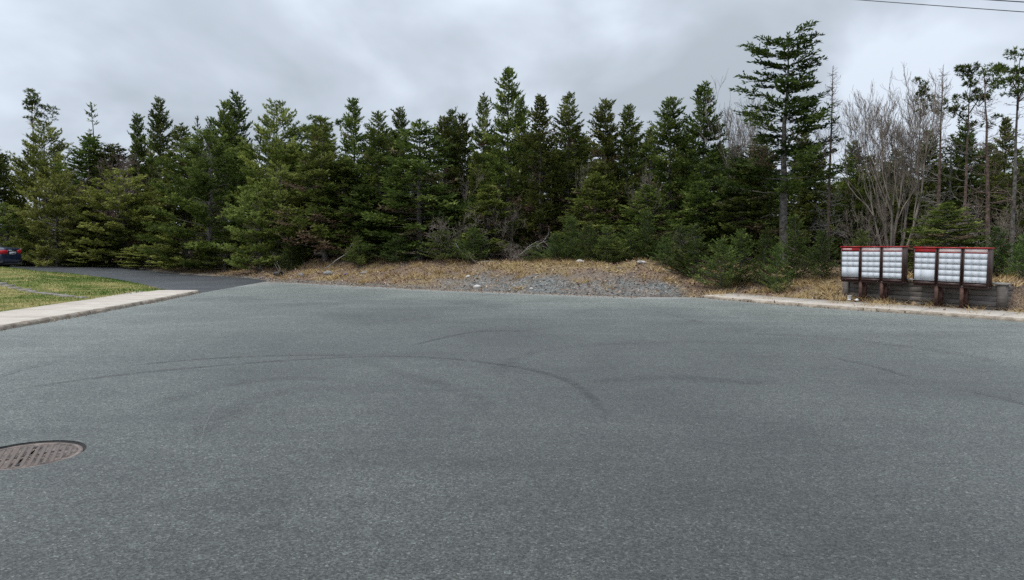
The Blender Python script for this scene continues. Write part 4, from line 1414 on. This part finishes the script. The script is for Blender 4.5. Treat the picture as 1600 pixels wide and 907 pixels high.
BODY = [(0.0, .46, .86, .70), (0.03, .38, .97, .80), (0.10, .30, 1.04, .86), (0.3, .25, 1.07, .89), (0.7, .22, 1.06, .90), (1.2, .2, 1.0, .905), (2.2, .2, .97, .91), (3.2, .2, .95, .905), (3.7, .2, .90, .89), (4.15, .22, .80, .85), (4.4, .28, .70, .76), (4.5, .36, .60, .62)]
loft(BODY, sec_body).build('body', M['paint'], car, smooth=True)


def sec_cab(x, zt, wb, wt):
    zb = .97
    return [(x, -wb, zb), (x, -wt - (wb - wt) * .25, zb + (zt - zb) * .8), (x, -wt, zt - .03), (x, -wt * .8, zt), (x, 0, zt + .012), (x, wt * .8, zt), (x, wt, zt - .03), (x, wt + (wb - wt) * .25, zb + (zt - zb) * .8), (x, wb, zb)]


CAB = [(0.52, 1.05, .76, .70), (0.8, 1.22, .79, .64), (1.2, 1.40, .80, .60), (1.7, 1.455, .81, .59), (2.3, 1.45, .81, .59), (2.8, 1.36, .80, .60), (3.2, 1.17, .79, .64), (3.55, .99, .76, .70)]
full = loft(CAB, sec_cab, False)
V = full.V[0]; F = full.F[4][0]
m8 = np.arange(len(F)); seg, qd = m8 // 8, m8 % 8
roofm = ((qd >= 2) & (qd <= 5) & (seg >= 2) & (seg <= 4)) | (((qd == 1) | (qd == 6)) & (seg >= 1) & (seg <= 5)) | (((qd == 2) | (qd == 5)))
for nm, sel, mt in (('roof', roofm, 'paint'), ('window', ~roofm, 'glass')):
    b_ = MB(); b_.add(V, F[sel]); b_.build(nm, M[mt], car, smooth=True)
for x_ in (.92, 3.55):
    for sg in (-1, 1):
        wh = empty('wheel', (x_, sg * .80, .32)); wh.parent = car; wh.rotation_euler = (R(90), 0, 0)
        V, F = ring(.20, .32, .11, -.11, 28)
        b_ = MB(); b_.add(V, F); b_.build('tyre', M['tyre_r'], wh)
        b_ = MB(); b_.add(*ring(0.0, .205, .08, -.08, 20)); b_.build('rim', M['rim'], wh)
for sg in (-1, 1):
    b_ = loft([(-.022, .40, .80, .90), (-.022, .52, .77, .94), (0.0, .68, .75, .955), (.05, .80, .745, .96), (.15, .885, .75, .96), (.30, .912, .79, .955), (.42, .916, .85, .94)],
              lambda x_, y_, z0_, z1_: [(x_ + .03, sg * (y_ - .03), z0_), (x_ - .006, sg * (y_ + .004), z0_ + .01), (x_ - .012, sg * (y_ + .008), (z0_ + z1_) / 2), (x_ - .006, sg * (y_ + .004), z1_ - .01), (x_ + .03, sg * (y_ - .03), z1_)])
    b_.build('tail_light', M['lamp'], car)
    b_ = MB(); b_.box((.22, sg * .902, .985), (.30, .03, .022)); b_.build('side_lamp_strip', M['lampw'], car)
b_ = MB(); b_.box((-.012, 0, .80), (.02, .52, .12)); pl = b_.build('number_plate', M['paper'], car)
b_ = MB()
for q in range(6):
    b_.box((-.0245, (q - 2.5) * .065, .80), (.005, .036, .05))
b_.build('plate_print', M['purple'], pl)
b_ = MB(); b_.box((-.02, 0, .93), (.03, .66, .03)); b_.build('trim_strip', M['chrome'], car)
b_ = loft([(0.06, .24, .50, .80), (.0, .26, .52, .84), (.25, .22, .48, .915), (.5, .2, .40, .915)], sec_body); b_.build('bumper', M['black'], car)

# ------------------------------------------------------------------ ground cover: grass, litter, stones
def blades(P, h, w, rg, bend=.5):
    n = len(P)
    az = rg.uniform(0, 6.28, n); sd = np.stack([np.cos(az), np.sin(az), np.zeros(n)], 1)
    ln = rg.normal(0, bend, (n, 2))
    tip = P + np.stack([ln[:, 0] * h, ln[:, 1] * h, h], 1)
    return np.stack([P - sd * w[:, None], P + sd * w[:, None], tip], 1).reshape(-1, 3)


def scatter(n, x0, x1, y0, y1, seed):
    r_ = np.random.default_rng(seed)
    x, y = r_.uniform(x0, x1, n), r_.uniform(y0, y1, n)
    h, c = terrain(x, y)
    return r_, x, y, h, c


# lawn
r_, x, y, h, c = scatter(150000, -32, -10.9, 11, 40, 1)
k = c['a_lawn'] > .5
x, y, h = x[k], y[k], h[k]
pat = fbm(x * .55, y * .55, 14)
hh = r_.uniform(.03, .075, len(x)) * (1.15 - pat * .6)
tn = np.clip((pat - .36) * 2.9 + r_.normal(0, .17, len(x)) + .25 * sstep(24, 18, y) * (x > -18), 0, 1)
b_ = MB(); b_.add(blades(np.stack([x, y, h - .005], 1), hh, r_.uniform(.006, .013, len(x)), r_), np.arange(len(x) * 3).reshape(-1, 3))
tag(b_.build('lawn_grass', M['lawn'], tint=tn), 'short patchy green and straw lawn left of the road', 'grass', kind='stuff')

# dry grass on the bank and beside the wall
r_, x, y, h, c = scatter(260000, -14, 15, 12, 36, 2)
k = r_.random(len(x)) < c['a_dry'] * (c['a_lawn'] < .5) * (.25 + .75 * fbm(x * 3, y * 3, 8))
x, y, h = x[k], y[k], h[k]
hh = r_.uniform(.03, .12, len(x)) * (.6 + .9 * fbm(x * 2, y * 2, 41))
# taller clumps
nc_ = 260
rc, cx_, cy_, ch_, cc_ = scatter(nc_ * 6, -13, 14.5, 12.5, 33, 12)
kc = (cc_['a_lit'] > .4) & (cc_['a_lawn'] < .5) & (cc_['s'] > .3) & (rc.random(nc_ * 6) < 1 - .8 * cc_['a_grv'])
cx_, cy_ = cx_[kc][:nc_], cy_[kc][:nc_]
px_ = np.repeat(cx_, 45) + rc.normal(0, .09, len(cx_) * 45); py_ = np.repeat(cy_, 45) + rc.normal(0, .09, len(cx_) * 45)
hz_, cz_ = terrain(px_, py_)
kk = cz_['s'] > .12
x, y, h = np.r_[x, px_[kk]], np.r_[y, py_[kk]], np.r_[h, hz_[kk]]
hh = np.r_[hh, rc.uniform(.10, .26, kk.sum())]
tn = np.clip(.55 + r_.normal(0, .2, len(x)) - .9 * np.clip(fbm(x * .5, y * .5, 18) - .5, 0, 1) * (x < -3), 0, 1)
b_ = MB(); b_.add(blades(np.stack([x, y, h - .01], 1), hh, r_.uniform(.004, .010, len(x)), r_, 1.1), np.arange(len(x) * 3).reshape(-1, 3))
tag(b_.build('dry_grass', M['dry'], tint=tn), 'straw yellow dead grass on the bank below the trees', 'grass', kind='stuff')

# leaf litter and twigs
r_, x, y, h, c = scatter(90000, -14, 15, 12, 36, 3)
k = r_.random(len(x)) < (c['a_lit'] * (1 - .7 * c['a_grv'])) * (c['a_lawn'] < .5)
x, y, h = x[k], y[k], h[k]; n = len(x)
P = np.stack([x, y, h + r_.uniform(.0, .03, n)], 1)
D = unit(r_.normal(0, 1, (n, 3)) * np.array([1, 1, .45]))
V = lozenges(P, D, r_.uniform(.04, .13, n), r_.uniform(.012, .035, n), r_, .8)
b_ = MB(); b_.add(V, np.arange(4 * n).reshape(-1, 4))
tag(b_.build('leaf_litter', M['litter'], tint=r_.beta(1.6, 1.8, n)), 'brown dead leaves and twigs strewn over the bank', 'leaf litter', kind='stuff')

# gravel
r_, x, y, h, c = scatter(110000, -14, 9, 15, 34, 4)
k = r_.random(len(x)) < np.maximum(c['a_grv'], .28 * c['a_lit'] * (1 - c['forest']) * (fbm(x * 1.2, y * 1.2, 51) > .48)) * (c['a_lawn'] < .5)
x, y, h = x[k], y[k], h[k]; n = len(x)
oct_ = np.array([[1, 0, 0], [-1, 0, 0], [0, 1, 0], [0, -1, 0], [0, 0, 1], [0, 0, -1]], float)
of = np.array([[0, 2, 4], [2, 1, 4], [1, 3, 4], [3, 0, 4], [2, 0, 5], [1, 2, 5], [3, 1, 5], [0, 3, 5]])
sz = r_.gamma(1.3, .008, n) + .007
az = r_.uniform(0, 6.28, n)
S = oct_[None] * r_.uniform(.6, 1.3, (n, 6, 1)) * sz[:, None, None] * np.array([1, .85, .6])
V = np.stack([S[..., 0] * np.cos(az)[:, None] - S[..., 1] * np.sin(az)[:, None], S[..., 0] * np.sin(az)[:, None] + S[..., 1] * np.cos(az)[:, None], S[..., 2]], -1)
V = V + np.stack([x, y, h + sz * .15], 1)[:, None]
F = (of[None] + 6 * np.arange(n)[:, None, None]).reshape(-1, 3)
b_ = MB(); b_.add(V.reshape(-1, 3), F)
tag(b_.build('gravel', M['stone'], tint=np.repeat(r_.beta(1.8, 2.4, n), 8)), 'loose blue grey gravel at the foot of the bank', 'gravel', kind='stuff')

# grit and dead leaves along the kerbs
r_ = np.random.default_rng(9)
P = []
for line, lo, hi in ((LEFT, 6, 22.8), (RIGHT, 6, 20.9), (FAR, 0, 99)):
    L_ = resample(line, .02); L_ = L_[(L_[:, 1] > lo) & (L_[:, 1] < hi)]
    cl_ = vnoise(L_[:, 1] * 1.3, L_[:, 0], 4) ** 2
    if line is FAR:
        L_ = np.repeat(L_, 3, 0); k_ = r_.random(len(L_)) < .25 + .75 * vnoise(L_[:, 0] * .9, L_[:, 1], 6)
        L_ = L_[k_] + np.abs(r_.normal(0, .28, (k_.sum(), 1))) * np.array([[-.35, -.93]])
        P.append(np.c_[L_, np.full(len(L_), .006)]); continue
    L_ = L_[r_.random(len(L_)) < cl_]
    sg = 1 if line is LEFT else -1
    P.append(np.c_[L_[:, 0] + sg * np.abs(r_.normal(0, .05, len(L_))) + sg * .01, L_[:, 1] + r_.normal(0, .05, len(L_)), np.full(len(L_), .008)])
P = np.concatenate(P); n = len(P)
S = oct_[None] * r_.uniform(.5, 1.3, (n, 6, 1)) * r_.uniform(.006, .02, n)[:, None, None]
b_ = MB(); b_.add((S + P[:, None]).reshape(-1, 3), (of[None] + 6 * np.arange(n)[:, None, None]).reshape(-1, 3))
tag(b_.build('gutter_grit', M['litter'], tint=np.repeat(r_.beta(1.5, 1.8, n), 8)), 'brown grit and leaf crumbs lying along the kerbs', 'grit', kind='stuff')
